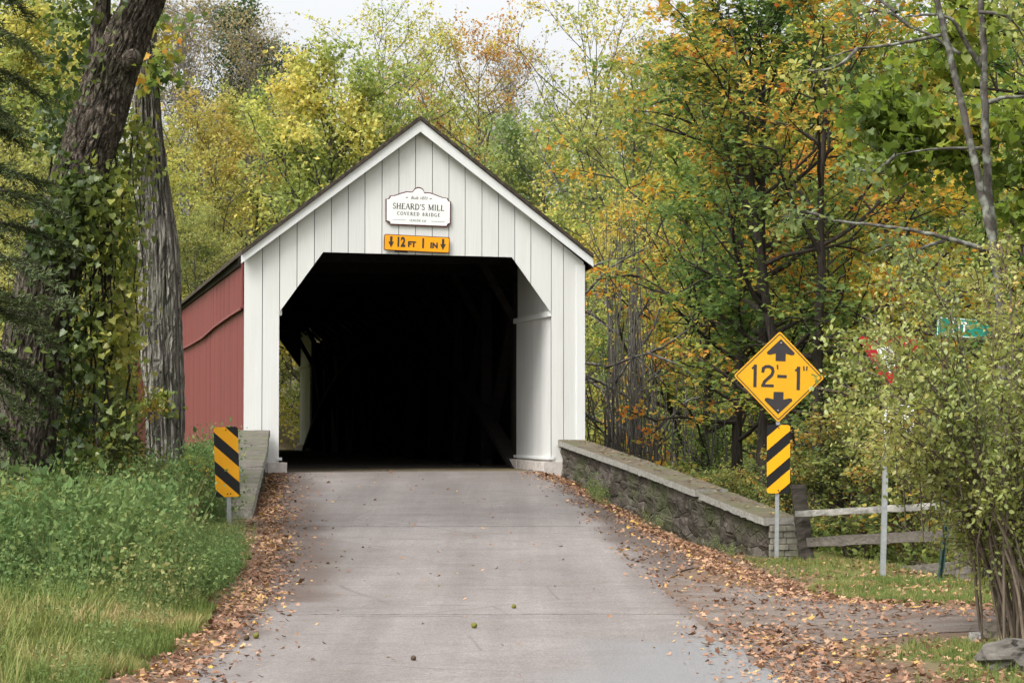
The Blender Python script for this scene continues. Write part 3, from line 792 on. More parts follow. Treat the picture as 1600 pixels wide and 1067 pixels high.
# ------------------------------------------------------------------ parapet wing walls
def parapet(name, label, path, width, face_drop, capmat, slabs, thick=.11):
    """path: (x, y, cap top z); wall body on the outer side of the path (sign of width gives the side)"""
    base = Vector((path[-1][0], path[-1][1], 0))
    t = thing(name, label, 'wall', base)
    P_ = [Vector(p) for p in path]
    cum = [0]
    for a, b in zip(P_[:-1], P_[1:]): cum.append(cum[-1] + (b - a).length)
    def at(u): return Vector([float(np.interp(u * cum[-1], cum, [p[i] for p in P_])) for i in range(3)])
    def nrm(u):
        d = at(min(u + .02, 1)) - at(max(u - .02, 0)); d.z = 0; d.normalize(); return Vector((-d.y, d.x, 0))
    sg = 1 if width > 0 else -1
    # body with rough stone face
    n, m_ = 150, 16; V_, F2 = [], []
    rg = random.Random(4)
    for side in (0, 1):
        for i in range(n + 1):
            u = i / n; p = at(u); nn = nrm(u)
            q = p + nn * (.045 * sg if side == 0 else width - .045 * sg)
            zt = p.z - thick - .004
            zb = hz(q.x, q.y) - .25
            for j in range(m_ + 1):
                z = zt + (zb - zt) * j / m_
                rel = mnoise.fractal(Vector((q.x * 2.2, q.y * 2.2, z * 4.5)), 1, 2, 5) * .055 + (mnoise.cell(Vector((q.x * 2.6 + .3 * z, q.y * 2.2, z * 4.2))) - .5) * .018
                if j == 0: rel *= .3
                out = nn * (-sg if side == 0 else sg) * rel
                V_.append((q + out).to_tuple()[:2] + (z,))
    s2 = (n + 1) * (m_ + 1)
    for side in (0, 1):
        for i in range(n):
            for j in range(m_):
                a = side * s2 + i * (m_ + 1) + j; q = (a, a + 1, a + m_ + 2, a + m_ + 1)
                F2.append(q if (side == 0) == (sg > 0) else q[::-1])
    for i in range(n):
        a = i * (m_ + 1); F2.append((a, a + m_ + 1, s2 + a + m_ + 1, s2 + a))
    for i in (0, n):
        for j in range(m_):
            a = i * (m_ + 1) + j; F2.append((a, a + 1, s2 + a + 1, s2 + a))
    mb = MB(); mb.add(V_, F2); mb.build('stone_body', M['stone'], t, None, True)
    # cap slabs
    for (u0, u1, dz) in slabs:
        mb = MB(); n2 = 34; rings = []
        for i in range(n2 + 1):
            u = u0 + (u1 - u0) * i / n2; p = at(u); nn = nrm(u)
            f = .012 * mnoise.fractal(Vector((u * 60, 1.3, 0)), 1, 2, 3); f2 = .010 * mnoise.fractal(Vector((u * 80, 5, 0)), 1, 2, 3)
            a = p + nn * (-sg * (.03 + f)); b = p + nn * (width + sg * (.03 - f))
            z = p.z + dz + f2 * .5
            r_ = [(a.x, a.y, z - thick + f2)]
            r_ += [(a.x, a.y, z - .012), ((a + nn * sg * .014).x, (a + nn * sg * .014).y, z)]
            for t_ in (.2, .4, .6, .8):
                c_ = a.lerp(b, t_); r_.append((c_.x, c_.y, z + .010 * mnoise.fractal(Vector((c_.x * 6, c_.y * 6, 0)), 1, 2, 3)))
            r_ += [((b - nn * sg * .014).x, (b - nn * sg * .014).y, z), (b.x, b.y, z - .012), (b.x, b.y, z - thick)]
            rings.append(r_)
        m2 = len(rings[0]); V_ = [v for r_ in rings for v in r_]
        F2 = [(i * m2 + k_, i * m2 + (k_ + 1) % m2, (i + 1) * m2 + (k_ + 1) % m2, (i + 1) * m2 + k_) for i in range(n2) for k_ in range(m2)]
        F2 += [tuple(range(m2 - 1, -1, -1)), tuple(n2 * m2 + k_ for k_ in range(m2))]
        if sg < 0: F2 = [f[::-1] for f in F2]
        mb.add(V_, F2); mb.build('cap_slab', capmat, t, None, True)
    return t, at, nrm
rp = [pt(866, 684, 42.55), pt(1013, 735, 36.9), pt(1102, 769, 34.1), pt(1197, 806, 31.6)]
WALL_R, wr_at, wr_n = parapet('stone_parapet_wall', 'low mossy stone parapet wall with a pale edged cap running from the bridge front to the height signpost', [p[:] for p in rp], .46, 0, M['cap'], [(0, .425, 0), (.428, .735, -.006), (.752, 1, -.022)])
# whitewashed brick end of the wall
e0 = wr_at(1.0); e1 = e0 + wr_n(1.0) * .46
dd = (e0 - wr_at(.97)); dd.z = 0; dd.normalize()
mb = MB(); rg = random.Random(2)
zb = hz(e0.x + .2, e0.y) - .2; z = zb
while z < e0.z - .2:
    off = rg.uniform(.0, .5); hgt = .085
    for q in range(-1, 3):
        a, b = (q + off) * .22, (q + 1 + off) * .22 - .012
        a, b = max(a, .03), min(b, .43)
        if b - a < .03: continue
        nn = wr_n(1.0); p, q2 = e0 + nn * a, e0 + nn * b; o1, o2 = dd * .02, dd * (.085 + rg.uniform(-.012, .012))
        mb.hexa([(p + o2)[:2] + (z,), (q2 + o2)[:2] + (z,), (q2 + o1)[:2] + (z,), (p + o1)[:2] + (z,), (p + o2)[:2] + (z + hgt - .01,), (q2 + o2)[:2] + (z + hgt - .01,), (q2 + o1)[:2] + (z + hgt - .01,), (p + o1)[:2] + (z + hgt - .01,)])
    z += hgt
M['brick_end'] = simple('whitewashed_brick', (.20, .19, .15), .9, 7, .45, .6, .1)
mb.build('brick_end', M['brick_end'], WALL_R, None, True)

lp_ = [pt(419, 672, 41.0), pt(415, 704, 37.0), pt(391, 797, 31.2)]
WALL_L, wl_at, wl_n = parapet('stone_parapet_wall', 'grey capped stone parapet wall partly hidden by the tilted striped marker and weeds', [p[:] for p in lp_], -.5, 0, M['cap_left'], [(0, .6, 0), (.604, 1, -.008)])

# ------------------------------------------------------------------ road signs
def face_frame(px, py, d, yaw=0.0, roll=0.0):
    """matrix: local x right, local z up, panel faces the camera (-y); placed at the pixel and depth"""
    p = pt(px, py, d)
    return Matrix.Translation(p) @ Matrix.Rotation(yaw, 4, 'Z') @ Matrix.Rotation(roll, 4, 'Y')
def panel_mb(mb, poly, y0, y1, Mx):
    mb.extrude(poly[::1], lambda p: (Mx @ Vector((p[0], y0, p[1]))), lambda p: (Mx @ Vector((p[0], y1, p[1]))))
def build_letters(L_, name, mat, parent, Mx, y, top):
    mb = MB()
    for i, fc in enumerate(L_.F):
        e = (i % 4) * .0003
        mb.add([Mx @ Vector((L_.V[j][0], y - e, L_.V[j][1])) for j in fc], [tuple(range(len(fc)))])
    o = mb.build(name, mat, parent, None, False)
    o.data.transform(Matrix.Translation(-Vector(top.location))); return o
def put(mb, name, mat, top, parent=None):
    o = mb.build(name, mat, parent or top); o.data.transform(Matrix.Translation(-Vector(top.location))); return o

def perforated_post(mb, base, top_, w_=.05, step=.0254 * 2):
    """square tube with rows of punched holes modelled as small recessed dark squares on the front: built as two side strips, webs between holes and a back"""
    b, t = Vector(base), Vector(top_); L = (t - b).length; d = (t - b) / L
    x = Vector((1, 0, 0)); x = (x - d * x.dot(d)).normalized(); y = d.cross(x) * -1
    def q(u, v, h): return b + x * u + y * v + d * h
    def bx(u0, u1, v0, v1, h0, h1):
        mb.hexa([q(u0, v0, h0), q(u1, v0, h0), q(u1, v1, h0), q(u0, v1, h0), q(u0, v0, h1), q(u1, v0, h1), q(u1, v1, h1), q(u0, v1, h1)])
    h_ = w_ / 2; r = .0085
    bx(-h_, -r, -h_, -h_ + .004, 0, L); bx(r, h_, -h_, -h_ + .004, 0, L)
    bx(-h_, -h_ + .004, -h_ + .0045, h_, 0, L); bx(h_ - .004, h_, -h_ + .0045, h_, 0, L); bx(-h_ + .0045, h_ - .0045, h_ - .004, h_, 0, L)
    h = .0
    while h + step < L:
        bx(-r + .0003, r - .0003, -h_, -h_ + .004, h, h + step - .018); h += step

D1 = 30.7
ppm = 3600 / D1
base1 = pt(1213.5, 868, D1); base1.z = hz(base1.x, base1.y) - .05
sp = thing('height_limit_signpost', 'perforated steel post carrying a yellow 12 ft 1 in diamond sign above a striped marker', 'road sign', (base1.x, base1.y, base1.z + .05))
base1.y += .04; mb = MB(); perforated_post(mb, base1, pt(1217, 530, D1 + .035)); put(mb, 'post', M['galv'], sp)
Mx = face_frame(1217.2, 588.6, D1, R(2), R(1.4))
hd = 71.3 / ppm
def dia(h, r=.03):
    out = []
    for a in (0, 90, 180, 270):
        cx_, cz_ = (h - r * 1.414) * math.cos(R(a)), (h - r * 1.414) * math.sin(R(a))
        out += [(cx_ + r * math.cos(R(a + t)), cz_ + r * math.sin(R(a + t))) for t in (-45, -22, 0, 22, 45)]
    return out
mb = MB(); panel_mb(mb, dia(hd, .03), 0, .004, Mx); dpanel = put(mb, 'diamond_panel', M['yellow'], sp)
mb = MB(); o_, i_ = dia(hd - .028, .02), dia(hd - .045, .015)
for k_ in range(len(o_)):
    a, b = k_, (k_ + 1) % len(o_)
    mb.add([Mx @ Vector((p[0], -.0018, p[1])) for p in (o_[a], o_[b], i_[b], i_[a])], [(0, 1, 2, 3)])
mb_b = put(mb, 'border_line', M['ink'], sp, dpanel)
L_ = Letter(); u = 1 / ppm / 3.56      # crop pixel in metres
def d4(x, y): return ((x - 313) * u, -(y - 317) * u)
for sgn, cy_ in ((1, 168), (-1, 463)):
    prof = [(0, 62), (78, -14), (74, -26), (60, -28), (28, -20), (28, -62), (-28, -62), (-28, -20), (-60, -28), (-74, -26), (-78, -14)]
    c_ = d4(320 if sgn > 0 else 312, cy_)
    pp = [(c_[0] + x * u, c_[1] + sgn * y * u) for x, y in prof]
    L_.poly(pp if sgn > 0 else pp[::-1])
def stroke(pts_, w_):
    for p, q in zip(pts_[:-1], pts_[1:]):
        a, b = Vector(d4(*p)), Vector(d4(*q)); d_ = (b - a).normalized(); n_ = Vector((-d_.y, d_.x)) * w_ * u / 2; e_ = d_ * w_ * u * .22
        L_.poly([tuple(a - n_ - e_), tuple(b - n_ + e_), tuple(b + n_ + e_), tuple(a + n_ - e_)])
stroke([(179, 374), (179, 256)], 18); stroke([(176, 262), (163, 274)], 11)
stroke([(222, 292), (224, 272), (238, 262), (258, 261), (274, 270), (279, 288), (272, 308), (232, 346), (224, 368)], 17); stroke([(218, 368), (281, 368)], 16)
stroke([(303, 252), (305, 274)], 8)
stroke([(307, 314), (352, 315)], 17)
stroke([(421, 384), (421, 262)], 18); stroke([(418, 268), (405, 281)], 11)
stroke([(450, 256), (452, 278)], 8); stroke([(468, 257), (466, 278)], 8)
build_letters(L_, 'lettering', M['ink'], dpanel, Mx, -.002, sp)
mb = MB()
for x, y in ((321, 128), (311, 503)):
    c_ = d4(x, y); mb.tube([Mx @ Vector((c_[0], -.012, c_[1])), Mx @ Vector((c_[0], 0, c_[1]))], [.011, .011], 8)
put(mb, 'bolt', M['bolt'], sp, dpanel)

def marker(top, px, py, d, wpx, hpx, yaw, roll, slope, c_first, period, name='marker_panel'):
    Mx = face_frame(px, py, d, yaw, roll); pm = d / 3600
    hw_, hh_ = wpx * pm / 2, hpx * pm / 2
    mb = MB(); panel_mb(mb, rrect(-hw_, -hh_, hw_, hh_, .035), -.002, .003, Mx); pn = put(mb, name, M['black'], top)
    L_ = Letter(); full = rrect(-hw_, -hh_, hw_, hh_, .035)
    per = hh_ * 2 * period; yw = per * .535
    for q in range(-4, 6):
        c0 = c_first * hh_ * 2 + q * per
        # clip the rounded outline with the band
        P_ = full
        for sg, cc in ((1, c0), (-1, -(c0 + yw))):
            out = []
            for a, b in zip(P_, P_[1:] + P_[:1]):
                da, db = sg * (a[1] - slope * a[0]) - cc, sg * (b[1] - slope * b[0]) - cc
                if da >= 0: out.append(a)
                if (da >= 0) != (db >= 0):
                    t = da / (da - db); out.append((a[0] + (b[0] - a[0]) * t, a[1] + (b[1] - a[1]) * t))
            P_ = out
            if len(P_) < 3: break
        if len(P_) >= 3: L_.poly(P_)
    mb = MB()
    for fc in L_.F: mb.add([Mx @ Vector((L_.V[j][0], -.0045, L_.V[j][1])) for j in fc], [tuple(range(len(fc)))])
    put(mb, 'reflective_stripes', M['yellow2'], top, pn)
    mb = MB()
    for zz in (hh_ - .04, -hh_ + .04):
        for xx in (0, .04) if zz < 0 else (0,): mb.tube([Mx @ Vector((xx, -.012, zz)), Mx @ Vector((xx, -.002, zz))], [.009, .009], 8)
    put(mb, 'bolt', M['black'], top, pn)
    return pn
marker(sp, 1216.3, 717, D1 - .0, 36.5, 106.5, R(4), R(.6), .86, -.113, .381)

D2 = 29.7
base2 = pt(359, 815, D2); base2.z = hz(base2.x, base2.y) - .05
lm = thing('object_marker', 'tilted black and yellow striped marker on a short post before the grey capped wall', 'road marker', (base2.x, base2.y, base2.z + .05))
base2.y += .04; mb = MB(); perforated_post(mb, base2, pt(354, 690, D2 + .035)); put(mb, 'post', M['galv'], lm)
marker(lm, 354.3, 721.5, D2, 38, 109, R(-2), R(-2.1), -.92, -.137, .41)

# yield sign and plate on a perforated post, half hidden by the shrub
D3 = 27.6
base3 = pt(1380, 897, D3); base3.z = hz(base3.x, base3.y) - .05
ys = thing('yield_signpost', 'perforated steel post with a red triangular sign and white plate behind the shrub', 'road sign', (base3.x, base3.y, base3.z + .05))
base3.y += .045; mb = MB(); perforated_post(mb, base3, pt(1388, 545, D3 + .04), .062); put(mb, 'post', M['galv'], ys)
Mx = face_frame(1391, 556, D3, R(6), R(1)); pm = D3 / 3600
def tri(h, r):      # downward triangle with rounded corners
    out = []
    for a in (30, 150, 270):
        cx_, cz_ = (h - r * 2) * math.cos(R(a)), (h - r * 2) * math.sin(R(a))
        out += [(cx_ + r * math.cos(R(a + t)), cz_ + r * math.sin(R(a + t))) for t in (-60, -30, 0, 30, 60)]
    return out
mb = MB(); panel_mb(mb, tri(61 * pm, .03), 0, .003, Mx); tp = put(mb, 'triangle_panel', M['signred'], ys)
mb = MB(); mb.add([Mx @ Vector((p[0], -.002, p[1])) for p in tri(29 * pm, .02)], [tuple(range(15))]); put(mb, 'white_centre', M['signwhite'], ys, tp)
Mx = face_frame(1405, 656, D3, R(6), R(2))
mb = MB(); panel_mb(mb, rrect(-24 * pm, -24 * pm, 24 * pm, 24 * pm, .03), 0, .003, Mx); put(mb, 'lower_plate', M['signwhite'], ys)

# green street name blade on a leaning dark green post
D4 = 26.8
b0 = pt(1468, 908, D4); b0.z = hz(b0.x, b0.y) - .05
gs = thing('street_name_signpost', 'leaning dark green post with a green street name blade among the shrub twigs', 'street sign', (b0.x, b0.y, b0.z + .05))
mb = MB(); b1 = pt(1490, 712, D4); b2 = pt(1503, 500, D4)
for dx in (-.022, .022): mb.beam(b0 + Vector((dx, 0, 0)), b1 + Vector((dx, 0, 0)), .014, .05, (0, 1, 0)); mb.beam(b1 + Vector((dx, 0, 0)), b2 + Vector((dx, 0, 0)), .014, .05, (0, 1, 0))
mb.beam(b0 + Vector((0, .028, 0)), b1 + Vector((0, .028, 0)), .03, .008, (0, 1, 0)); mb.beam(b1 + Vector((0, .028, 0)), b2 + Vector((0, .028, 0)), .03, .008, (0, 1, 0))
put(mb, 'post', M['greenpost'], gs)
Mx = face_frame(1512, 513, D4 - .04, R(4), R(4)); pm = D4 / 3600
mb = MB(); panel_mb(mb, rrect(-49 * pm, -15 * pm, 49 * pm, 15 * pm, .012), 0, .003, Mx); bl = put(mb, 'name_blade', M['signgreen'], gs)
mb = MB(); o_, i_ = rrect(-48 * pm, -14 * pm, 48 * pm, 14 * pm, .012), rrect(-47 * pm, -13 * pm, 47 * pm, 13 * pm, .01)
for k_ in range(len(o_)):
    a, b = k_, (k_ + 1) % len(o_)
    mb.add([Mx @ Vector((p[0], -.002, p[1])) for p in (o_[a], o_[b], i_[b], i_[a])], [(0, 1, 2, 3)])
put(mb, 'border_line', M['signwhite'], gs, bl)
L_ = Letter(); L_.put(text_polys("UT", .20, 0, .75, 1.05, .004), -13 * pm, -.01)
build_letters(L_, 'lettering', M['signwhite'], bl, Mx, -.003, gs)

# ------------------------------------------------------------------ rail fence on the right
fb = pt(1256, 868, 31.4)
fence = thing('rail_fence', 'weathered wooden three rail fence running right from the stone wall end', 'fence', (fb.x, fb.y, hz(fb.x, fb.y)))
def rough_beam(p, q, w_, h_, seed, n=26, amp=.012):
    mb = MB(); p, q = Vector(p), Vector(q); d = (q - p).normalized(); a = d.cross(Vector((0, 0, 1))).normalized() if abs(d.z) < .9 else Vector((1, 0, 0)); b = a.cross(d).normalized()
    if abs(d.z) > .9: b = Vector((0, 1, 0))
    rings = []
    for i in range(n + 1):
        c_ = p.lerp(q, i / n); r_ = []
        for k_, (u_, v_) in enumerate(((-1, -1), (0, -1.05), (1, -1), (1.05, 0), (1, 1), (0, 1.05), (-1, 1), (-1.05, 0))):
            f = amp * mnoise.fractal(Vector((i * .5 + seed * 9, k_ * 2.3, seed)), 1, 2, 3)
            r_.append(c_ + a * (u_ * (w_ / 2) + f) + b * (v_ * (h_ / 2) + f))
        rings.append(r_)
    V_ = [v for r_ in rings for v in r_]
    F2 = [(i * 8 + k_, i * 8 + (k_ + 1) % 8, (i + 1) * 8 + (k_ + 1) % 8, (i + 1) * 8 + k_) for i in range(n) for k_ in range(8)] + [tuple(range(7, -1, -1)), tuple(n * 8 + k_ for k_ in range(8))]
    mb.add(V_, F2); return mb
def fpart(mb, name, mat): return put(mb, name, mat, fence)
p0 = pt(1247, 757, 31.5); p1 = pt(1262, 872, 31.3); p1.z -= .15
fpart(rough_beam(p1, p0, .19, .19, 1, amp=.02), 'post', M['fence_dark'])
p0 = pt(1500, 815, 28.3); p1 = pt(1507, 912, 28.2); p1.z -= .25
fpart(rough_beam(p1, p0, .17, .17, 2, amp=.02), 'post', M['fence'])
fpart(rough_beam(pt(1248, 803, 31.2), pt(1476, 790, 28.6), .12, .08, 3), 'top_rail', M['fence_top'])
fpart(rough_beam(pt(1250, 848, 31.45), pt(1512, 834, 28.45), .06, .13, 4), 'rail', M['fence'])
fpart(rough_beam(pt(1330, 899, 30.6), pt(1512, 886, 28.45), .06, .15, 5), 'rail', M['fence'])

# ------------------------------------------------------------------ boulders
def boulder(name, label, px, py, rx, ry, rz_, seed, mat, sink=.3):
    c_ = ground_hit(px, py)
    import bmesh
    bm = bmesh.new(); bmesh.ops.create_icosphere(bm, subdivisions=4, radius=1)
    for v in bm.verts:
        n_ = v.co.normalized(); f = 1 + .28 * mnoise.fractal(n_ * 1.3 + Vector((seed, 0, 0)), 1, 2, 5) + .10 * (mnoise.cell(n_ * 1.6 + Vector((seed, 3, 0))) - .5)
        v.co = Vector((n_.x * rx * f, n_.y * ry * f, max(n_.z, -.6) * rz_ * f))
        if v.co.z > rz_ * .72: v.co.z = rz_ * .72 + (v.co.z - rz_ * .72) * .25
    me_ = bpy.data.meshes.new(name); bm.to_mesh(me_); bm.free()
    o = link(name, me_, mat); o.location = (c_.x, c_.y, c_.z + rz_ * sink); o.rotation_euler = (R(-4), R(5), seed)
    return tag(o, label, 'rock')
M['rock'] = simple('grey_rock', (.095, .086, .074), .92, 5, .45, .8, .15)
boulder('boulder', 'large flat grey boulder lying in the grass at the lower right', 1588, 1040, .34, .26, .17, 1.3, M['rock'])
boulder('stone', 'small pale stone beside the lane below the shrub', 1527, 1000, .075, .07, .06, 4.1, simple('pale_stone', (.19, .18, .16), .9, 8, .3, .5))
boulder('stone', 'dark stone at the foot of the shrub stems', 1568, 998, .17, .14, .12, 6.2, simple('dark_stone', (.10, .085, .065), .95, 6, .4, .7))
# ================================================================== vegetation
# leaf templates: vertices in the leaf plane (x across, y along, z up), quads
T_RHOMB = (np.array([(0, 0, 0), (.34, .45, .10), (0, 1, 0), (-.34, .45, .10)], float), np.array([(0, 1, 2, 3)]))
T_OVAL = (np.array([(0, 0, 0), (.24, .25, .07), (.27, .6, .07), (0, 1, -.06), (-.27, .6, .07), (-.24, .25, .07), (0, .5, 0)], float),
          np.array([(0, 1, 2, 6), (6, 2, 3, 4), (0, 6, 4, 5)]))
T_HEART = (np.array([(0, .02, 0), (.42, -.1, .03), (.5, .35, .10), (0, 1, -.10), (-.5, .35, .10), (-.42, -.1, .03)], float), np.array([(0, 1, 2, 3), (0, 3, 4, 5)]))
def lobed(tip):
    o = [(0, 0), (.10, .12), (.48, .02), (.36, .30), (.58, .52), (.26, .52), (0, tip), (-.26, .52), (-.58, .52), (-.36, .30), (-.48, .02), (-.10, .12)]
    return (np.array([(x, y, .16 * abs(x)) for x, y in o], float), np.array([(0, 1, 2, 3), (0, 3, 4, 5), (0, 5, 6, 7), (0, 7, 8, 9), (0, 9, 10, 11)]))
T_MAPLE = lobed(1.0)
T_NEEDLE = (np.array([(0, 0, 0), (.10, .4, .0), (0, 1, 0), (-.10, .4, .0)], float), np.array([(0, 1, 2, 3)]))

def frames(rg, n, up=.5, droop=0.0):
    """random leaf frames (n,3,3): columns = across, along, normal; normals lean upwards by 'up'"""
    nz = rg.normal(size=(n, 3)); nz /= np.linalg.norm(nz, axis=1, keepdims=True)
    nz = nz * (1 - up) + np.array([0, 0, 1.0]) * up * rg.uniform(.4, 1.4, (n, 1)); nz /= np.linalg.norm(nz, axis=1, keepdims=True)
    al = rg.normal(size=(n, 3)); al[:, 2] -= droop * 2
    al -= nz * (al * nz).sum(1, keepdims=True); al /= np.linalg.norm(al, axis=1, keepdims=True) + 1e-9
    ac = np.cross(al, nz)
    return np.stack([ac, al, nz], -1)

def scatter(tpl, pos, fr, size, tint):
    """instances of a leaf template merged into arrays V, F, tint"""
    tv, tf = tpl; n, kv = len(pos), len(tv)
    V_ = np.einsum('nij,kj->nki', fr, tv) * np.asarray(size).reshape(-1, 1, 1) + pos[:, None, :]
    F_ = (tf[None] + (np.arange(n) * kv)[:, None, None]).reshape(-1, tf.shape[1])
    return V_.reshape(-1, 3), F_, np.repeat(tint, kv)

def leaves_mesh(name, tpl, pos, fr, size, tint):
    V_, F_, t = scatter(tpl, pos, fr, size, tint)
    return nmesh(name, V_, F_, {'tint': t})

def unit(v): return v / (np.linalg.norm(v) + 1e-9)

def skeleton(rg, Ht, r0, cb=.3, cr=.3, n_limb=24, n_sub=5, n_twig=4, lean=(0, 0), wander=.02, up0=.25, up1=1.1, twig_len=1.0, sides=6, stems=1, prof=.45, dense_top=False):
    """wood mesh + leaf twig segments for a tree with its base at the origin. cr = crown radius / height."""
    mb = MB(); segs = []
    for st in range(stems):
        off = np.array([0, 0, 0.0]) if stems == 1 else np.array([rg.normal() * .12 * stems ** .5, rg.normal() * .12, 0])
        ld = np.array([lean[0], lean[1]]) + (rg.normal(size=2) * .10 if stems > 1 else 0)
        n = 14; zs = np.linspace(0, 1, n); P_ = []
        wx, wy = np.cumsum(rg.normal(size=n)) * wander * Ht / n ** .5, np.cumsum(rg.normal(size=n)) * wander * Ht / n ** .5
        for i, z in enumerate(zs): P_.append(off + np.array([ld[0] * z * Ht + wx[i] - wx[0], ld[1] * z * Ht + wy[i] - wy[0], z * Ht]))
        rr = [r0 * ((1 - z) ** .8 * .93 + .03) * (1 + .6 * math.exp(-z * Ht / .35)) for z in zs]
        P_[0][2] = -.3
        mb.tube(P_, rr, max(sides, 8))
        P_ = np.array(P_)
        def tp(z): return np.array([np.interp(z, zs, P_[:, i]) for i in range(3)])
        az = rg.uniform(0, 6.28); nl = max(3, n_limb // stems)
        for li in range(nl):
            q = (li + rg.uniform(0, 1)) / nl
            z = cb + (1 - cb) * (q ** .85) * .97; az += 2.4 + rg.normal() * .35
            w_ = (z - cb) / (1 - cb)
            pr = math.sqrt(max(.04, 1 - ((w_ - prof) / (1.02 - prof if w_ > prof else prof + .25)) ** 2))
            L = cr * Ht * pr * rg.uniform(.65, 1.15)
            el = up0 + (up1 - up0) * w_ + rg.normal() * .12
            d = np.array([math.cos(az) * math.cos(el), math.sin(az) * math.cos(el), math.sin(el)])
            p = tp(z); pts_ = [p]; nseg = 6
            for s_ in range(nseg):
                d = unit(d + rg.normal(size=3) * .13 + np.array([0, 0, .05 * (1 - w_)])); p = p + d * L / nseg; pts_.append(p)
            rl = min(np.interp(z, zs, rr) * .6, .018 * L + .012)
            mb.tube(pts_, [rl * (1 - .85 * i / nseg) + .004 for i in range(nseg + 1)], 5, False)
            pts_ = np.array(pts_); fr_ = np.linspace(0, 1, nseg + 1)
            for sb in range(n_sub):
                t = .22 + .78 * (sb + rg.uniform(0, 1)) / n_sub
                p = np.array([np.interp(t, fr_, pts_[:, i]) for i in range(3)])
                dd_ = unit(pts_[min(int(t * nseg) + 1, nseg)] - pts_[int(min(t, .99) * nseg)])
                sd = unit(dd_ * .75 + rg.normal(size=3) * .62 + np.array([0, 0, .12])); Ls = L * rg.uniform(.28, .48) * (1.1 - .4 * t) + .25
                sp_ = [p]
                for s_ in range(3): sd = unit(sd + rg.normal(size=3) * .16); p = p + sd * Ls / 3; sp_.append(p)
                mb.tube(sp_, [rl * .42 * (1 - .8 * i / 3) + .003 for i in range(4)], 4, False)
                for tw in range(n_twig):
                    t2 = .25 + .75 * (tw + rg.uniform(0, 1)) / n_twig
                    p = np.array([np.interp(t2, [0, .333, .667, 1], np.array(sp_)[:, i]) for i in range(3)])
                    td = unit(sd * .6 + rg.normal(size=3) * .7); Lt = twig_len * rg.uniform(.35, .8)
                    q_ = p + td * Lt; mb.tube([p, (p + q_) / 2 + rg.normal(size=3) * .03 * Lt, q_], [.007, .005, .003], 3, False)
                    segs.append((p, q_))
    return mb, segs

def foliage(rg, segs, per, size, spread=.16, up=.45, drop=0.0, keep=None, tint_fn=None, tpl=T_RHOMB, flat=.7, name='crown', sizevar=.35, droop=.25):
    A = np.array([s[0] for s in segs]); B = np.array([s[1] for s in segs])
    if drop:
        m = rg.uniform(size=len(A)) > drop; A, B = A[m], B[m]
    cnt = rg.poisson(per, len(A)); ii = np.repeat(np.arange(len(A)), cnt)
    t = rg.uniform(0, 1.08, (len(ii), 1)); pos = A[ii] + (B[ii] - A[ii]) * t
    g = rg.normal(size=(len(ii), 3)) * spread; g[:, 2] *= flat; pos = pos + g
    clump = rg.normal(size=len(A)) * .13
    tint = (tint_fn(pos) if tint_fn else np.full(len(pos), .5)) + clump[ii] + rg.normal(size=len(pos)) * .10
    sz = size * (1 + rg.uniform(-sizevar, sizevar, len(pos)))
    return leaves_mesh(name, tpl, pos, frames(rg, len(pos), up, droop), sz, np.clip(tint, 0, 1))

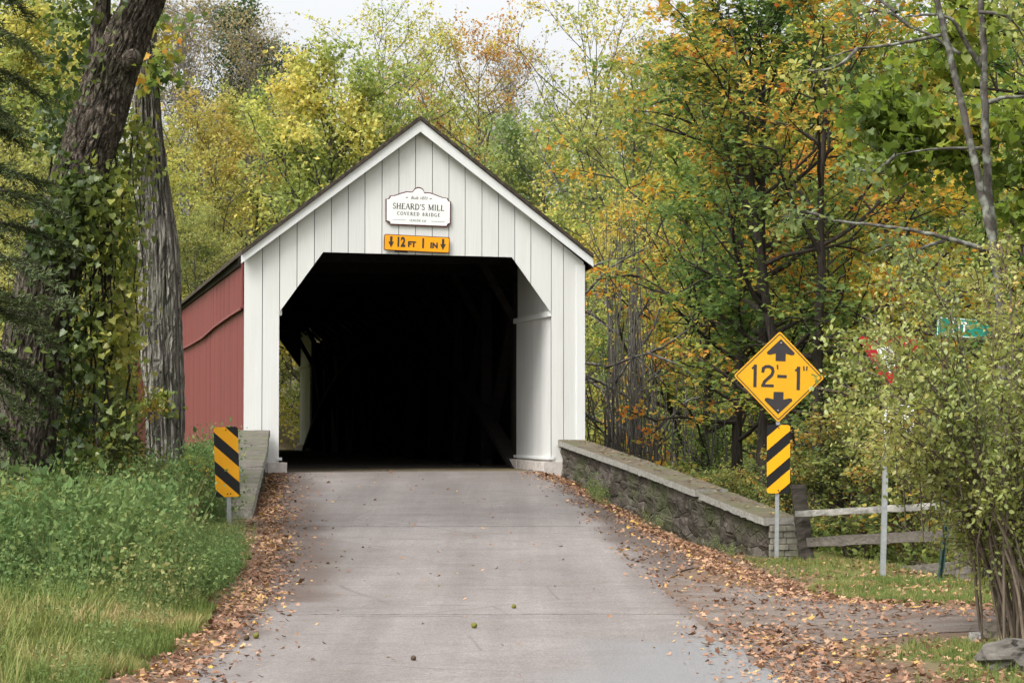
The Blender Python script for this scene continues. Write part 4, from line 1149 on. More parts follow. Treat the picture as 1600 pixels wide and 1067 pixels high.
# leaf colours (the leaves' own colours)
LM = {
 'yellow': leaf_mat('yellow_autumn_leaf', [(0, (.26, .32, .10)), (.35, (.43, .44, .135)), (.6, (.60, .53, .16)), (1, (.64, .49, .13))], .5),
 'yellowgreen': leaf_mat('yellow_green_leaf', [(0, (.19, .25, .080)), (.4, (.35, .39, .115)), (.75, (.50, .47, .125)), (1, (.57, .44, .110))], .5),
 'ochre': leaf_mat('ochre_leaf', [(0, (.30, .31, .10)), (.4, (.46, .37, .10)), (.75, (.52, .33, .085)), (1, (.48, .24, .07))], .48),
 'greygreen': leaf_mat('muted_green_leaf', [(0, (.15, .20, .085)), (.5, (.27, .32, .120)), (1, (.43, .41, .13))], .48),
 'grey': leaf_mat('faded_leaf', [(0, (.20, .20, .13)), (.5, (.31, .27, .165)), (1, (.36, .26, .14))], .4),
 'darkgreen': leaf_mat('dark_green_leaf', [(0, (.035, .060, .026)), (.5, (.070, .115, .040)), (1, (.14, .18, .055))], .35),
 'maple': leaf_mat('turning_maple_leaf', [(0, (.105, .175, .065)), (.36, (.17, .25, .075)), (.54, (.34, .37, .085)), (.70, (.56, .41, .085)), (.84, (.62, .34, .065)), (1, (.62, .25, .05))], .52),
 'catalpa': leaf_mat('broad_light_green_leaf', [(0, (.105, .175, .036)), (.5, (.19, .285, .050)), (.9, (.29, .35, .065)), (1, (.52, .42, .07))], .64, .1, .02),
 'shrub': leaf_mat('pale_shrub_leaf', [(0, (.16, .21, .065)), (.4, (.29, .34, .100)), (.75, (.43, .43, .14)), (.93, (.56, .50, .17)), (1, (.50, .30, .09))], .48, .1, .03),
 'vine': leaf_mat('vine_leaf', [(0, (.028, .052, .020)), (.4, (.068, .110, .030)), (.75, (.165, .22, .045)), (1, (.32, .32, .060))], .42, .1, .03),
 'hemlock': leaf_mat('evergreen_needle', [(0, (.045, .058, .027)), (.6, (.085, .105, .048)), (1, (.14, .155, .07))], .2, .1),
 'weed': leaf_mat('weed_leaf', [(0, (.072, .122, .045)), (.5, (.135, .200, .074)), (.85, (.22, .265, .10)), (1, (.32, .29, .13))], .4, .1),
 'grass': leaf_mat('grass_blade', [(0, (.085, .125, .035)), (.45, (.155, .195, .060)), (.7, (.22, .235, .080)), (1, (.38, .29, .155))], .35, .05),
 'under': leaf_mat('undergrowth_leaf', [(0, (.075, .110, .038)), (.5, (.165, .205, .065)), (.85, (.28, .27, .08)), (1, (.42, .26, .06))], .42, .1),
 'litter': leaf_mat('fallen_leaf', [(0, (.075, .047, .031)), (.35, (.19, .115, .068)), (.65, (.32, .205, .118)), (.9, (.44, .31, .18)), (1, (.52, .37, .08))], .15, .05),
}
BK = {
 'grey': bark_mat('grey_bark', (.040, .036, .031), (.15, .14, .125)),
 'dark': bark_mat('dark_bark', (.016, .013, .011), (.062, .052, .043)),
 'pale': bark_mat('pale_bark', (.11, .10, .092), (.28, .265, .24)),
 'lichen': bark_mat('lichen_spotted_bark', (.035, .031, .026), (.115, .105, .092), (.27, .285, .24), (7, 7, 4), .8, None, 9.0),
 'oak': bark_mat('furrowed_brown_bark', (.034, .027, .021), (.21, .175, .138), (.045, .050, .024), (12, 12, 3.6), 1.0, (13, 13, 3.6)),
 'shag': bark_mat('shaggy_grey_bark', (.12, .108, .092), (.46, .43, .37), (.115, .125, .085), (11, 11, .8), 1.0, (11, 11, 1.5)),
 'stem': bark_mat('shrub_stem_bark', (.050, .038, .028), (.17, .135, .10)),
}
def vfield(s, seed, lo=0.0, hi=1.0):
    def f(p): return lo + (hi - lo) * np.clip(.5 + .75 * (vnoise(p[:, 0] + p[:, 2] * .6, p[:, 1] - p[:, 2] * .8, s, seed)), 0, 1)
    return f

# ---- tree kinds (meshes shared by the copies)
KIND = {}
def kind(key, seed, leaf, bark, sk, fo):
    rg = np.random.default_rng(seed)
    mb, segs = skeleton(rg, **sk)
    wood = mb.mesh('trunk', True); crown = foliage(rg, segs, **fo)
    wood.materials.append(BK[bark]); crown.materials.append(LM[leaf])
    KIND[key] = (wood, crown, sk['Ht'])
    return len(crown.polygons)
kind('yellow1', 11, 'yellow', 'grey', dict(Ht=14, r0=.24, cb=.10, cr=.34, n_limb=34, n_sub=6, n_twig=4), dict(per=24, size=.175, spread=.24, tint_fn=vfield(2.2, 1, .0, .72)))
kind('yellow2', 12, 'yellow', 'grey', dict(Ht=14, r0=.16, cb=.12, cr=.38, n_limb=32, n_sub=6, n_twig=4, stems=3), dict(per=22, size=.17, spread=.22, tint_fn=vfield(2.5, 2, .1, .7)))
kind('ygreen1', 13, 'yellowgreen', 'grey', dict(Ht=16, r0=.18, cb=.22, cr=.30, n_limb=30, n_sub=6, n_twig=4), dict(per=20, size=.16, spread=.20, tint_fn=vfield(2, 3, .1, .9)))
kind('airy', 14, 'yellowgreen', 'grey', dict(Ht=18, r0=.17, cb=.3, cr=.27, n_limb=24, n_sub=5, n_twig=4, up0=.5), dict(per=14, size=.15, spread=.22, drop=.3, tint_fn=vfield(2, 4, .3, 1)))
kind('ochre', 15, 'ochre', 'grey', dict(Ht=18, r0=.18, cb=.28, cr=.25, n_limb=28, n_sub=5, n_twig=4, up0=.5), dict(per=15, size=.15, spread=.22, drop=.25, tint_fn=vfield(2, 5, .1, .9)))
kind('greygreen', 16, 'greygreen', 'grey', dict(Ht=15, r0=.2, cb=.15, cr=.34, n_limb=32, n_sub=6, n_twig=4), dict(per=23, size=.16, spread=.24, tint_fn=vfield(2.4, 6, .1, .9)))
kind('bare', 17, 'grey', 'pale', dict(Ht=19, r0=.16, cb=.22, cr=.26, n_limb=40, n_sub=7, n_twig=5, up0=.7, up1=1.3, twig_len=1.2), dict(per=3.2, size=.16, spread=.2, drop=.2, tint_fn=vfield(3, 7, .1, .9)))
kind('dark', 18, 'darkgreen', 'dark', dict(Ht=16, r0=.2, cb=.15, cr=.28, n_limb=30, n_sub=6, n_twig=4), dict(per=22, size=.17, spread=.24, tint_fn=vfield(2.4, 8, .1, .9)))
kind('maple1', 21, 'maple', 'dark', dict(Ht=14, r0=.25, cb=.22, cr=.30, n_limb=30, n_sub=6, n_twig=5, up0=.12, up1=1.0, wander=.012), dict(per=11, size=.15, spread=.17, up=.65, flat=.35, tpl=T_MAPLE, tint_fn=vfield(1.7, 9, .0, .84)))
kind('maple2', 22, 'maple', 'dark', dict(Ht=14, r0=.21, cb=.20, cr=.31, n_limb=30, n_sub=6, n_twig=5, up0=.10, up1=1.0, wander=.012, stems=2), dict(per=11, size=.15, spread=.17, up=.65, flat=.35, tpl=T_MAPLE, tint_fn=vfield(2.1, 10, .0, .68)))
kind('maple3', 23, 'maple', 'dark', dict(Ht=14, r0=.15, cb=.22, cr=.28, n_limb=26, n_sub=6, n_twig=5, up0=.15, up1=1.0), dict(per=13, size=.14, spread=.17, up=.6, flat=.4, tpl=T_MAPLE, tint_fn=vfield(1.9, 11, .2, .97)))
kind('sparse', 24, 'yellowgreen', 'grey', dict(Ht=11, r0=.20, cb=.2, cr=.34, n_limb=22, n_sub=5, n_twig=4, up0=.1), dict(per=7, size=.11, spread=.2, drop=.3, tint_fn=vfield(1.8, 12, .2, 1)))
kind('bush', 25, 'under', 'stem', dict(Ht=2.6, r0=.03, cb=.06, cr=.5, n_limb=26, n_sub=4, n_twig=3, stems=5, twig_len=.5, sides=5), dict(per=18, size=.085, spread=.11, tint_fn=vfield(.9, 13, .05, .9)))

def tree(key, px, d, ytop, rot, label, cat='tree', name='tree', group=None, wide=1.0, x=None):
    wood, crown, Ht = KIND[key]
    X_ = (px - CX) * d / F if x is None else x
    z = hz(X_, d)
    top = EYE + (HOR - ytop) * d / F
    s = max((top - z) / Ht, .1) * .90
    t = thing(name, label, cat, (X_, d, z - .05), rot, group)
    t.scale = (s * wide, s * wide, s)
    link('trunk', wood, None, t); link('crown', crown, None, t)
    return t

# ---- wooded slope behind the bridge
G1 = 'autumn trees on the slope behind the bridge'
tree('yellow1', 505, 88, 70, .4, 'bright yellow green tree with forked dark limbs just left of the gable peak', name='yellow_tree')
tree('yellow2', 345, 90, 165, 1.9, 'low golden yellow tree above the red wall roof beside the grey trunk', name='yellow_tree')
tree('ygreen1', 150, 92, 30, 3.0, 'yellow green tree seen behind the leaning vine covered trunk', name='yellow_tree')
tree('yellow1', 30, 80, 0, 2.2, 'golden tree behind the evergreen boughs at the left', name='yellow_tree')
tree('yellow2', 415, 98, 150, 4.4, 'golden tree behind the forked yellow green tree', name='yellow_tree')
tree('greygreen', 300, 78, 330, .9, 'low green tree over the left eave of the red wall', name='green_tree')
tree('airy', 600, 102, -15, 1.2, 'airy yellow tree with sky showing between its branches above the gable peak', name='airy_tree')
tree('airy', 668, 112, 20, 2.9, 'thin pale yellow tree standing behind the gable peak', name='airy_tree')
tree('ochre', 745, 104, 15, .3, 'sparse rusty ochre tree right of the gable peak', name='ochre_tree')
tree('ochre', 640, 124, 90, 3.6, 'low ochre tree far behind the gable', name='ochre_tree')
tree('greygreen', 720, 92, 250, 5.1, 'muted green tree directly behind the right roof slope', name='green_tree')
tree('greygreen', 850, 86, 180, 2.2, 'grey green tree above the right end of the roof', name='green_tree')
tree('ygreen1', 600, 90, 210, 4.1, 'low yellow green tree hidden partly by the gable peak', name='yellow_tree')
tree('airy', 935, 82, -40, 5.2, 'tall airy yellow tree at the sky gap right of the roof', name='airy_tree')
tree('greygreen', 985, 76, 120, .2, 'muted green tree between the roof and the orange maples', name='green_tree')
tree('ygreen1', 905, 70, 330, 3.3, 'low yellow green tree beside the right edge of the white front', name='yellow_tree')
tree('bare', 310, 108, -30, .5, 'pale bare tree rising behind the golden tree on the left', name='bare_tree')
tree('bare', 385, 112, 0, 2.4, 'pale bare tree at the left edge of the sky gap', name='bare_tree')
tree('bare', 255, 110, -30, 4.0, 'pale bare tree seen right of the leaning trunk', name='bare_tree')
tree('bare', 810, 118, 45, 1.1, 'nearly leafless tree standing in the right sky gap', name='bare_tree')
tree('dark', 345, 140, -20, .7, 'dark green tree topping the bare trees at upper left', name='dark_tree')
tree('dark', 425, 142, 45, 2.7, 'small dark tree crown at the left edge of the sky', name='dark_tree')
tree('dark', 250, 84, 420, 1.5, 'dark green tree low behind the red wall and grey trunk', name='dark_tree')
# beyond the far portal
tree('greygreen', 415, 92, 430, 2.0, 'green tree seen through the far end of the bridge', name='green_tree')
tree('ygreen1', 452, 104, 470, 3.0, 'yellow green tree seen through the far end of the bridge behind the nearer one', name='yellow_tree')
# extra trees of the same wood on both sides, partly behind the others
for i, (key, px, d, yt, rot) in enumerate([('greygreen', 1090, 88, 60, 1), ('yellow1', 1190, 82, 80, 2), ('ygreen1', 1290, 90, 0, 3), ('ochre', 1390, 84, 30, 4), ('yellow2', 1490, 78, 60, 5),
                                           ('ygreen1', 1570, 90, -20, 2.5), ('greygreen', 1650, 72, -60, .5), ('dark', -60, 84, -40, 1), ('ygreen1', -160, 92, -40, 2), ('greygreen', 90, 110, -10, 3),
                                           ('ochre', 1010, 112, 40, 1.4), ('yellow2', 210, 84, 260, 3.8), ('greygreen', 70, 74, 200, 5.5), ('yellow1', 1750, 80, -50, 2)]):
    tree(key, px, d, yt, rot, 'tree of the mixed autumn wood seen in gaps behind the nearer trees', name='woodland_tree', group='mixed wood behind the nearer trees')

# ---- trees on the right bank
tree('maple1', 1195, 43, -90, .0, 'orange and green maple with a thick dark trunk behind the diamond sign', name='maple_tree')
tree('maple2', 1268, 41, -60, 1.1, 'green maple with twin dark trunks right of the diamond sign', name='maple_tree')
tree('maple3', 1090, 52, -20, 2.2, 'orange topped maple nearest the bridge roof', name='maple_tree', wide=.9)
tree('maple1', 1152, 48, 150, 3.3, 'smaller orange maple left of the diamond sign', name='maple_tree')
tree('maple3', 1400, 50, -40, 4.6, 'orange maple behind the pale forked saplings', name='maple_tree')
tree('maple2', 1330, 56, 40, .2, 'green maple set back between the twin trunks and the saplings', name='maple_tree')
tree('maple2', 1585, 40, -80, 2.9, 'dark trunked maple at the right edge of the photo', name='maple_tree')
tree('greygreen', 1480, 60, 120, 1.7, 'muted green tree behind the street name blade', name='green_tree')
tree('ygreen1', 1060, 62, 240, 4.9, 'yellow green tree behind the lower maple branches', name='yellow_tree')
tree('greygreen', 1130, 66, 330, 2.6, 'muted green tree low between the maple trunks', name='green_tree')
tree('sparse', 990, 50, 330, .6, 'shaggy vine hung trunk with pale dead branches behind the wall', name='vine_hung_tree')
tree('sparse', 945, 56, 300, 2.0, 'thin sparse tree with pale limbs beside the white front', name='sparse_tree')
tree('dark', 1210, 60, 420, 1.0, 'dark green tree low behind the diamond sign', name='dark_tree')
tree('ygreen1', 1340, 58, 430, .8, 'low yellow green tree behind the rail fence', name='yellow_tree')

# far wood on the hillside, one mass
rg = np.random.default_rng(77)
n = 1500; fx = rg.uniform(-62, 62, n); fy = rg.uniform(150, 185, n); fz = H(fx, fy)
topz = EYE + (HOR - (215 + 70 * vnoise(fx, fx * 0, 9, 40))) * fy / F
hh_ = rg.uniform(.05, 1, n) ** .8
per = 60; cp = np.stack([fx, fy, fz + (topz - fz) * hh_], -1)
pos = np.repeat(cp, per, 0) + rg.normal(size=(n * per, 3)) * np.array([1.3, 1.3, .9])
tint = np.repeat(np.clip(.5 + .45 * vnoise(fx, fy + hh_ * 20, 7, 41) + rg.normal(size=n) * .12, 0, 1), per) + rg.normal(size=n * per) * .08
me_ = leaves_mesh('distant_wood', T_RHOMB, pos, frames(rg, len(pos), .4), rg.uniform(.3, .55, len(pos)), np.clip(tint, 0, 1))
tag(link('distant_wood', me_, LM['greygreen']), 'hazy mixed autumn wood covering the hillside far behind the bridge', 'wood', kind='stuff')

# ---- big foreground trunks on the left
def big_trunk(path, d, ridge, freq, seed, n=150, zf=.5):
    """path: (px, py, width px) from the base up; ring-displaced bark"""
    P_ = [pt(p[0], p[1], d) for p in path]; Wd = [p[2] * d / F / 2 for p in path]
    P_ = [Vector(p) for p in P_]
    m_ = 330; cum = [0]
    for a, b in zip(P_[:-1], P_[1:]): cum.append(cum[-1] + (b - a).length)
    cu = np.linspace(0, cum[-1], m_)
    C_ = np.stack([np.interp(cu, cum, [p[i] for p in P_]) for i in range(3)], -1)
    for _ in range(10): C_[1:-1] = (C_[:-2] + C_[1:-1] * 2 + C_[2:]) / 4
    rr = np.interp(cu, cum, Wd)
    for _ in range(8): rr[1:-1] = (rr[:-2] + rr[1:-1] * 2 + rr[2:]) / 4
    V_ = []
    for i in range(m_):
        t_ = unit(C_[min(i + 1, m_ - 1)] - C_[max(i - 1, 0)]); u = unit(np.cross(t_, (0, 1, 0))); w_ = np.cross(t_, u)
        for k_ in range(n):
            a = 2 * math.pi * k_ / n
            s_ = mnoise.fractal(Vector((math.cos(a) * freq, math.sin(a) * freq, cu[i] * freq * zf + seed)), .9, 2, 4)
            rdg = 1 - abs(s_) * 2.2
            f = .97 + ridge * (rdg - .45) / max(rr[i], .1) * .5 + .06 * mnoise.noise(Vector((math.cos(a) * .9 + seed, math.sin(a) * .9, cu[i] * 1.1)))
            V_.append(C_[i] + (u * math.cos(a) + w_ * math.sin(a)) * rr[i] * f)
    i_ = np.arange(m_ * n).reshape(m_, n); j_ = np.roll(i_, -1, 1)
    Ff = np.stack([i_[:-1], j_[:-1], j_[1:], i_[1:]], -1).reshape(-1, 4)
    return nmesh('trunk', np.array(V_), Ff, None, True)

def canopy(rg, centre, rad, n_limb, per, size, start, tint_fn, tpl=T_MAPLE):
    """limbs from 'start' into an ellipsoid crown"""
    mb = MB(); segs = []
    for i in range(n_limb):
        v = unit(rg.normal(size=3)); e = np.array(centre) + v * np.array(rad) * rg.uniform(.35, 1)
        p = np.array(start) + rg.normal(size=3) * .15; mid = (p + e) / 2 + rg.normal(size=3) * .5 + np.array([0, 0, .5])
        pts_ = [p * (1 - t) ** 2 + mid * 2 * t * (1 - t) + e * t * t for t in np.linspace(0, 1, 7)]
        mb.tube(pts_, [.09 * (1 - .85 * t) + .006 for t in np.linspace(0, 1, 7)], 5, False)
        for s_ in range(7):
            t = rg.uniform(.35, 1); p = np.array([np.interp(t, np.linspace(0, 1, 7), np.array(pts_)[:, k_]) for k_ in range(3)])
            q_ = p + unit(rg.normal(size=3) + np.array([0, 0, -.1])) * rg.uniform(.5, 1.3)
            mb.tube([p, (p + q_) / 2, q_], [.014, .01, .005], 4, False)
            for _ in range(4):
                a = p + (q_ - p) * rg.uniform(.2, 1); b = a + unit(rg.normal(size=3)) * rg.uniform(.3, .6); segs.append((a, b))
                mb.tube([a, b], [.006, .003], 3, False)
    return mb, segs

rg = np.random.default_rng(31)
b1 = pt(40, 850, 28); b1.z = hz(b1.x, 28)
t1 = thing('leaning_tree', 'thick dark leaning tree trunk wrapped in vines at the left edge', 'tree', b1)
trunk1 = [(30, 905, 108), (36, 850, 92), (40, 760, 84), (46, 640, 92), (58, 520, 104), (82, 410, 98), (106, 330, 88), (128, 262, 84), (150, 195, 86), (176, 110, 78), (200, 55, 70), (226, 0, 62), (252, -70, 56), (290, -190, 48), (330, -330, 36), (350, -480, 20)]
link('trunk', big_trunk(trunk1, 28, .075, 7.0, 3, 150, .5), BK['oak'], t1, None, True)
mb = MB()
q = [pt(x, y, 28.15) for x, y in ((120, 262), (140, 190), (150, 110), (158, 30), (162, -60), (150, -200), (140, -330))]
mb.tube(q, [.14, .125, .12, .115, .10, .08, .05], 14); mb.build('limb', BK['oak'], t1, None, True, True)
mb = MB()      # stub of a lost branch on the right side, and a burl lower down
mb.tube([pt(180, 110, 27.9), pt(196, 96, 27.85), pt(208, 90, 27.8), pt(215, 87, 27.78), pt(218, 86, 27.77)], [.18, .15, .12, .095, .03], 18, True, .04, random.Random(1)); mb.build('branch_stub', BK['oak'], t1, None, True, True)
mbw, segs = canopy(rg, pt(280, -330, 28), (3.4, 3.0, 2.0), 20, 10, .13, pt(300, -220, 28), None)
segs = [s_ for s_ in segs if min(s_[0][2], s_[1][2]) > EYE + (HOR + 40) * 28 / F + .3]
mbw.build('limb', BK['dark'], t1, None, True, True)
link('crown', foliage(rg, segs, 16, .14, tpl=T_MAPLE, tint_fn=vfield(1.5, 14, .05, .5)), LM['maple'], t1, None, True)

b2 = pt(262, 760, 33); b2.z = hz(b2.x, 33)
t2 = thing('shagbark_tree', 'grey shaggy barked tree standing upright in front of the red wall', 'tree', b2)
trunk2 = [(262, 800, 74), (261, 745, 60), (258, 690, 56), (257, 620, 58), (254, 560, 64), (250, 500, 66), (250, 440, 64), (247, 380, 60), (242, 330, 55), (238, 290, 50), (234, 240, 45), (229, 180, 40), (226, 110, 36), (228, 40, 32), (232, -40, 28), (240, -160, 22), (250, -320, 12)]
link('trunk', big_trunk(trunk2, 33, .11, 4.6, 8, 150, .16), BK['shag'], t2, None, True)
mbw, segs = canopy(rg, pt(240, -330, 33), (3.2, 3.0, 1.8), 16, 10, .13, pt(236, -120, 33), None)
segs = [s_ for s_ in segs if min(s_[0][2], s_[1][2]) > EYE + (HOR + 40) * 33 / F + .3]
# sprays hanging into the picture
for (x0, y0, x1, y1) in ((228, 10, 300, 30), (232, 20, 285, 60), (228, 95, 275, 80), (228, 120, 262, 125), (230, 60, 262, 100), (226, 130, 282, 122), (222, 100, 205, 130), (240, 100, 236, 140)):
    a, b = np.array(pt(x0, y0, 32.6)), np.array(pt(x1, y1, 32.2)); mbw.tube([a, (a + b) / 2 + np.array([0, 0, .06]), b], [.012, .008, .004], 4, False)
    for k_ in range(3):
        p = a + (b - a) * (.4 + .6 * k_ / 2); segs.append((p, p + rg.normal(size=3) * .14))
mbw.build('limb', BK['grey'], t2, None, True, True)
link('crown', foliage(rg, segs, 9, .13, spread=.10, tpl=T_MAPLE, up=.3, droop=.6, tint_fn=vfield(.5, 15, .15, .62)), LM['maple'], t2, None, True)

# ---- vines on the leaning tree
def trunk_at(path, y):
    ys_ = [p[1] for p in path][::-1]; return np.interp(y, ys_, [p[0] for p in path][::-1]), np.interp(y, ys_, [p[2] for p in path][::-1])
rg = np.random.default_rng(41)
vb = pt(110, 800, 27.4); vb.z = hz(vb.x, vb.y)
vine = thing('climbing_vine', 'thick leafy vine climbing the leaning trunk and hanging down its right side', 'vine', vb)
pos = []; wt_ = []
def blob(n, x0, x1, y0, y1, d0, d1, jag=1.0):
    """leaves inside a pixel window, placed in clumps at real depths"""
    nc = max(3, n // 16)
    cx_, cy_, cd = rg.uniform(x0, x1, nc), rg.uniform(y0, y1, nc), rg.uniform(d0, d1, nc)
    for a, b, c_ in zip(cx_, cy_, cd):
        p0_ = np.array(pt(a, b, c_)); pos.append(p0_ + rg.normal(size=(16, 3)) * np.array([.13, .16, .13]) * jag); wt_.append(np.full(16, .0))
for yy in range(-20, 860, 9):       # against the trunk
    c_, wd = trunk_at(trunk1, yy)
    dens = 34 if 275 < yy < 400 else (9 if yy < 275 else 10)
    for _ in range(dens):
        side = rg.uniform(-1, 1)
        if yy < 262 and side > -.55 and rg.uniform() > .03: continue
        if yy > 420 and rg.uniform() > .45: continue
        p = np.array(pt(c_ + side * wd * .55 - (6 if yy < 250 else 0), yy + rg.uniform(-6, 6), 28 - .45 * math.sqrt(max(0, 1 - side * side)) - rg.uniform(0, .12)))
        pos.append(p[None] + rg.normal(size=(1, 3)) * .04); wt_.append(np.zeros(1))
blob(560, 70, 165, 262, 400, 27.2, 27.6)
blob(1300, 130, 208, 290, 560, 27.4, 29.0)
blob(1500, 90, 192, 470, 730, 27.6, 29.5)
blob(300, 172, 215, 190, 300, 28.0, 28.8)
blob(620, 82, 150, 0, 240, 28.3, 28.7, 1.1)
blob(160, 70, 130, 130, 240, 28.0, 28.5, 1.2)
blob(120, 120, 150, -10, 120, 28.0, 28.4)
pos = np.concatenate(pos)
tint = .40 + .30 * vnoise(pos[:, 0], pos[:, 2], .7, 50) + .34 * sstep(-5.3, -4.7, pos[:, 0]) + rg.normal(size=len(pos)) * .14
mb = MB()
for k_ in range(34):
    x0, y0 = rg.uniform(70, 215), rg.uniform(200, 420); L = rg.uniform(150, 400); n = 12; x = x0; q = []
    for i in range(n): q.append(pt(x, y0 + L * i / n, rg.uniform(27.8, 28.4))); x += rg.normal() * 4
    mb.tube(q, [rg.uniform(.006, .014)] * n, 4, False)
mb.build('stems', BK['dark'], vine, None, True)
link('foliage', leaves_mesh('foliage', T_HEART, pos, frames(rg, len(pos), .35, .8), rg.uniform(.05, .105, len(pos)), np.clip(tint, 0, 1)), LM['vine'], vine, None, True)
# small vine spray on the grey trunk
rg = np.random.default_rng(43); pos = []
vb2 = pt(268, 760, 32.4); vb2.z = hz(vb2.x, vb2.y)
vine2 = thing('climbing_vine', 'light green vine sprays clinging to the upper part of the grey shaggy trunk', 'vine', vb2)
for (x0, y0, x1, y1, m_) in ((208, 170, 218, 260, 60), (236, 190, 246, 280, 60), (210, 250, 200, 330, 40), (238, 620, 275, 650, 70), (215, 240, 232, 215, 40), (216, 640, 262, 612, 60)):
    for t in rg.uniform(0, 1, m_): pos.append(np.array(pt(x0 + (x1 - x0) * t + rg.normal() * 6, y0 + (y1 - y0) * t + rg.normal() * 6, 32.55 + rg.normal() * .08)))
pos = np.array(pos)
mb = MB()
mb.tube([pt(x, y, 32.62) for x, y in ((282, 700), (279, 560), (276, 450), (270, 380), (262, 300), (252, 200), (246, 120))], [.016] * 7, 5, False)
mb.tube([pt(x, y, 32.6) for x, y in ((236, 720), (230, 600), (226, 470), (222, 380), (216, 260), (212, 160))], [.013] * 6, 5, False); mb.build('stems', BK['dark'], vine2, None, True)
link('foliage', leaves_mesh('foliage', T_HEART, pos, frames(rg, len(pos), .3, .8), rg.uniform(.05, .095, len(pos)), np.clip(.72 + rg.normal(size=len(pos)) * .2, 0, 1)), LM['vine'], vine2, None, True)

# ---- evergreen boughs at the far left (its trunk stands outside the frame)
rg = np.random.default_rng(51)
d5 = 23.5; hb = pt(-95, 900, d5); hb.z = hz(hb.x, d5)
hem = thing('evergreen_tree', 'dark evergreen whose drooping boughs reach in from the left edge', 'tree', hb)
mb = MB(); tpth = [pt(-95 + rg.normal() * 3, y, d5) for y in range(960, -500, -120)]
mb.tube(tpth, [.17 * (1 - .8 * i / len(tpth)) + .02 for i in range(len(tpth))], 12); 
pos, fr = [], []
bough = [(-95, -60, 40, 20, d5 - .3), (-95, 20, 55, 85, d5 - .6), (-95, 90, 62, 150, d5), (-95, 130, 30, 200, d5 - .8), (-95, 180, 20, 215, d5 + .3), (-95, 260, 60, 290, d5 - .5), (-95, 300, 90, 330, d5 - .8), (-95, 350, 105, 385, d5 - .4),
         (-95, 390, 80, 440, d5 - .9), (-95, 430, 60, 500, d5 - .2), (-95, 470, 75, 530, d5 - .7), (-95, 530, 60, 590, d5 - .4), (-95, 580, 48, 650, d5 - .8), (-95, 620, 20, 700, d5), (-95, 500, 95, 470, d5 - 1.1), (-95, 560, 70, 620, d5 + .2)]
for y in range(-520, -60, 60): bough.append((-95, y, 20 + rg.normal() * 30, y + 40, d5 + rg.normal() * .6)); bough.append((-95, y, -210, y + 40, d5 + rg.normal() * .6))
for (x0, y0, x1, y1, dd_) in bough:
    a, b = np.array(pt(x0, y0, d5)), np.array(pt(x1, y1, dd_)); n = 16
    ax_ = [a + (b - a) * t + np.array([0, 0, .12 * math.sin(t * 3.1)]) for t in np.linspace(0, 1, n)]
    mb.tube(ax_, [.020 * (1 - .8 * t) + .003 for t in np.linspace(0, 1, n)], 5, False)
    for i in range(3, n):
        for sd in (-1, 1, -.6, .6):
            dvec = unit(unit(b - a) * .8 + np.array([0, sd * .7, -.1]) + rg.normal(size=3) * .25); L = .38 * (1.1 - .6 * i / n) * rg.uniform(.6, 1.2)
            p = ax_[i]; q_ = p + dvec * L + np.array([0, 0, -.06]); mb.tube([p, q_], [.005, .002], 3, False)
            m_ = int(46 * L / .38); t = rg.uniform(0, 1, m_)
            pp = p + (q_ - p) * t[:, None] + rg.normal(size=(m_, 3)) * np.array([.02, .02, .012]); pos.append(pp)
            nz = np.tile(unit(np.array([0, 0, 1.0]) + rg.normal(size=3) * .3), (m_, 1)) + rg.normal(size=(m_, 3)) * .3; nz /= np.linalg.norm(nz, axis=1, keepdims=True)
            al = dvec + np.cross(np.array([0, 0, 1.0]), dvec) * rg.choice([-1, 1], m_)[:, None] * 1.1 + rg.normal(size=(m_, 3)) * .2
            al -= nz * (al * nz).sum(1, keepdims=True); al /= np.linalg.norm(al, axis=1, keepdims=True); fr.append(np.stack([np.cross(al, nz), al, nz], -1))
mb.build('trunk', BK['dark'], hem, None, True, True)
pos = np.concatenate(pos); fr = np.concatenate(fr)
link('foliage', leaves_mesh('foliage', T_NEEDLE, pos, fr, rg.uniform(.05, .09, len(pos)), np.clip(.5 + .3 * vnoise(pos[:, 0], pos[:, 2], .5, 3) + rg.normal(size=len(pos)) * .15, 0, 1)), LM['hemlock'], hem, None, True)

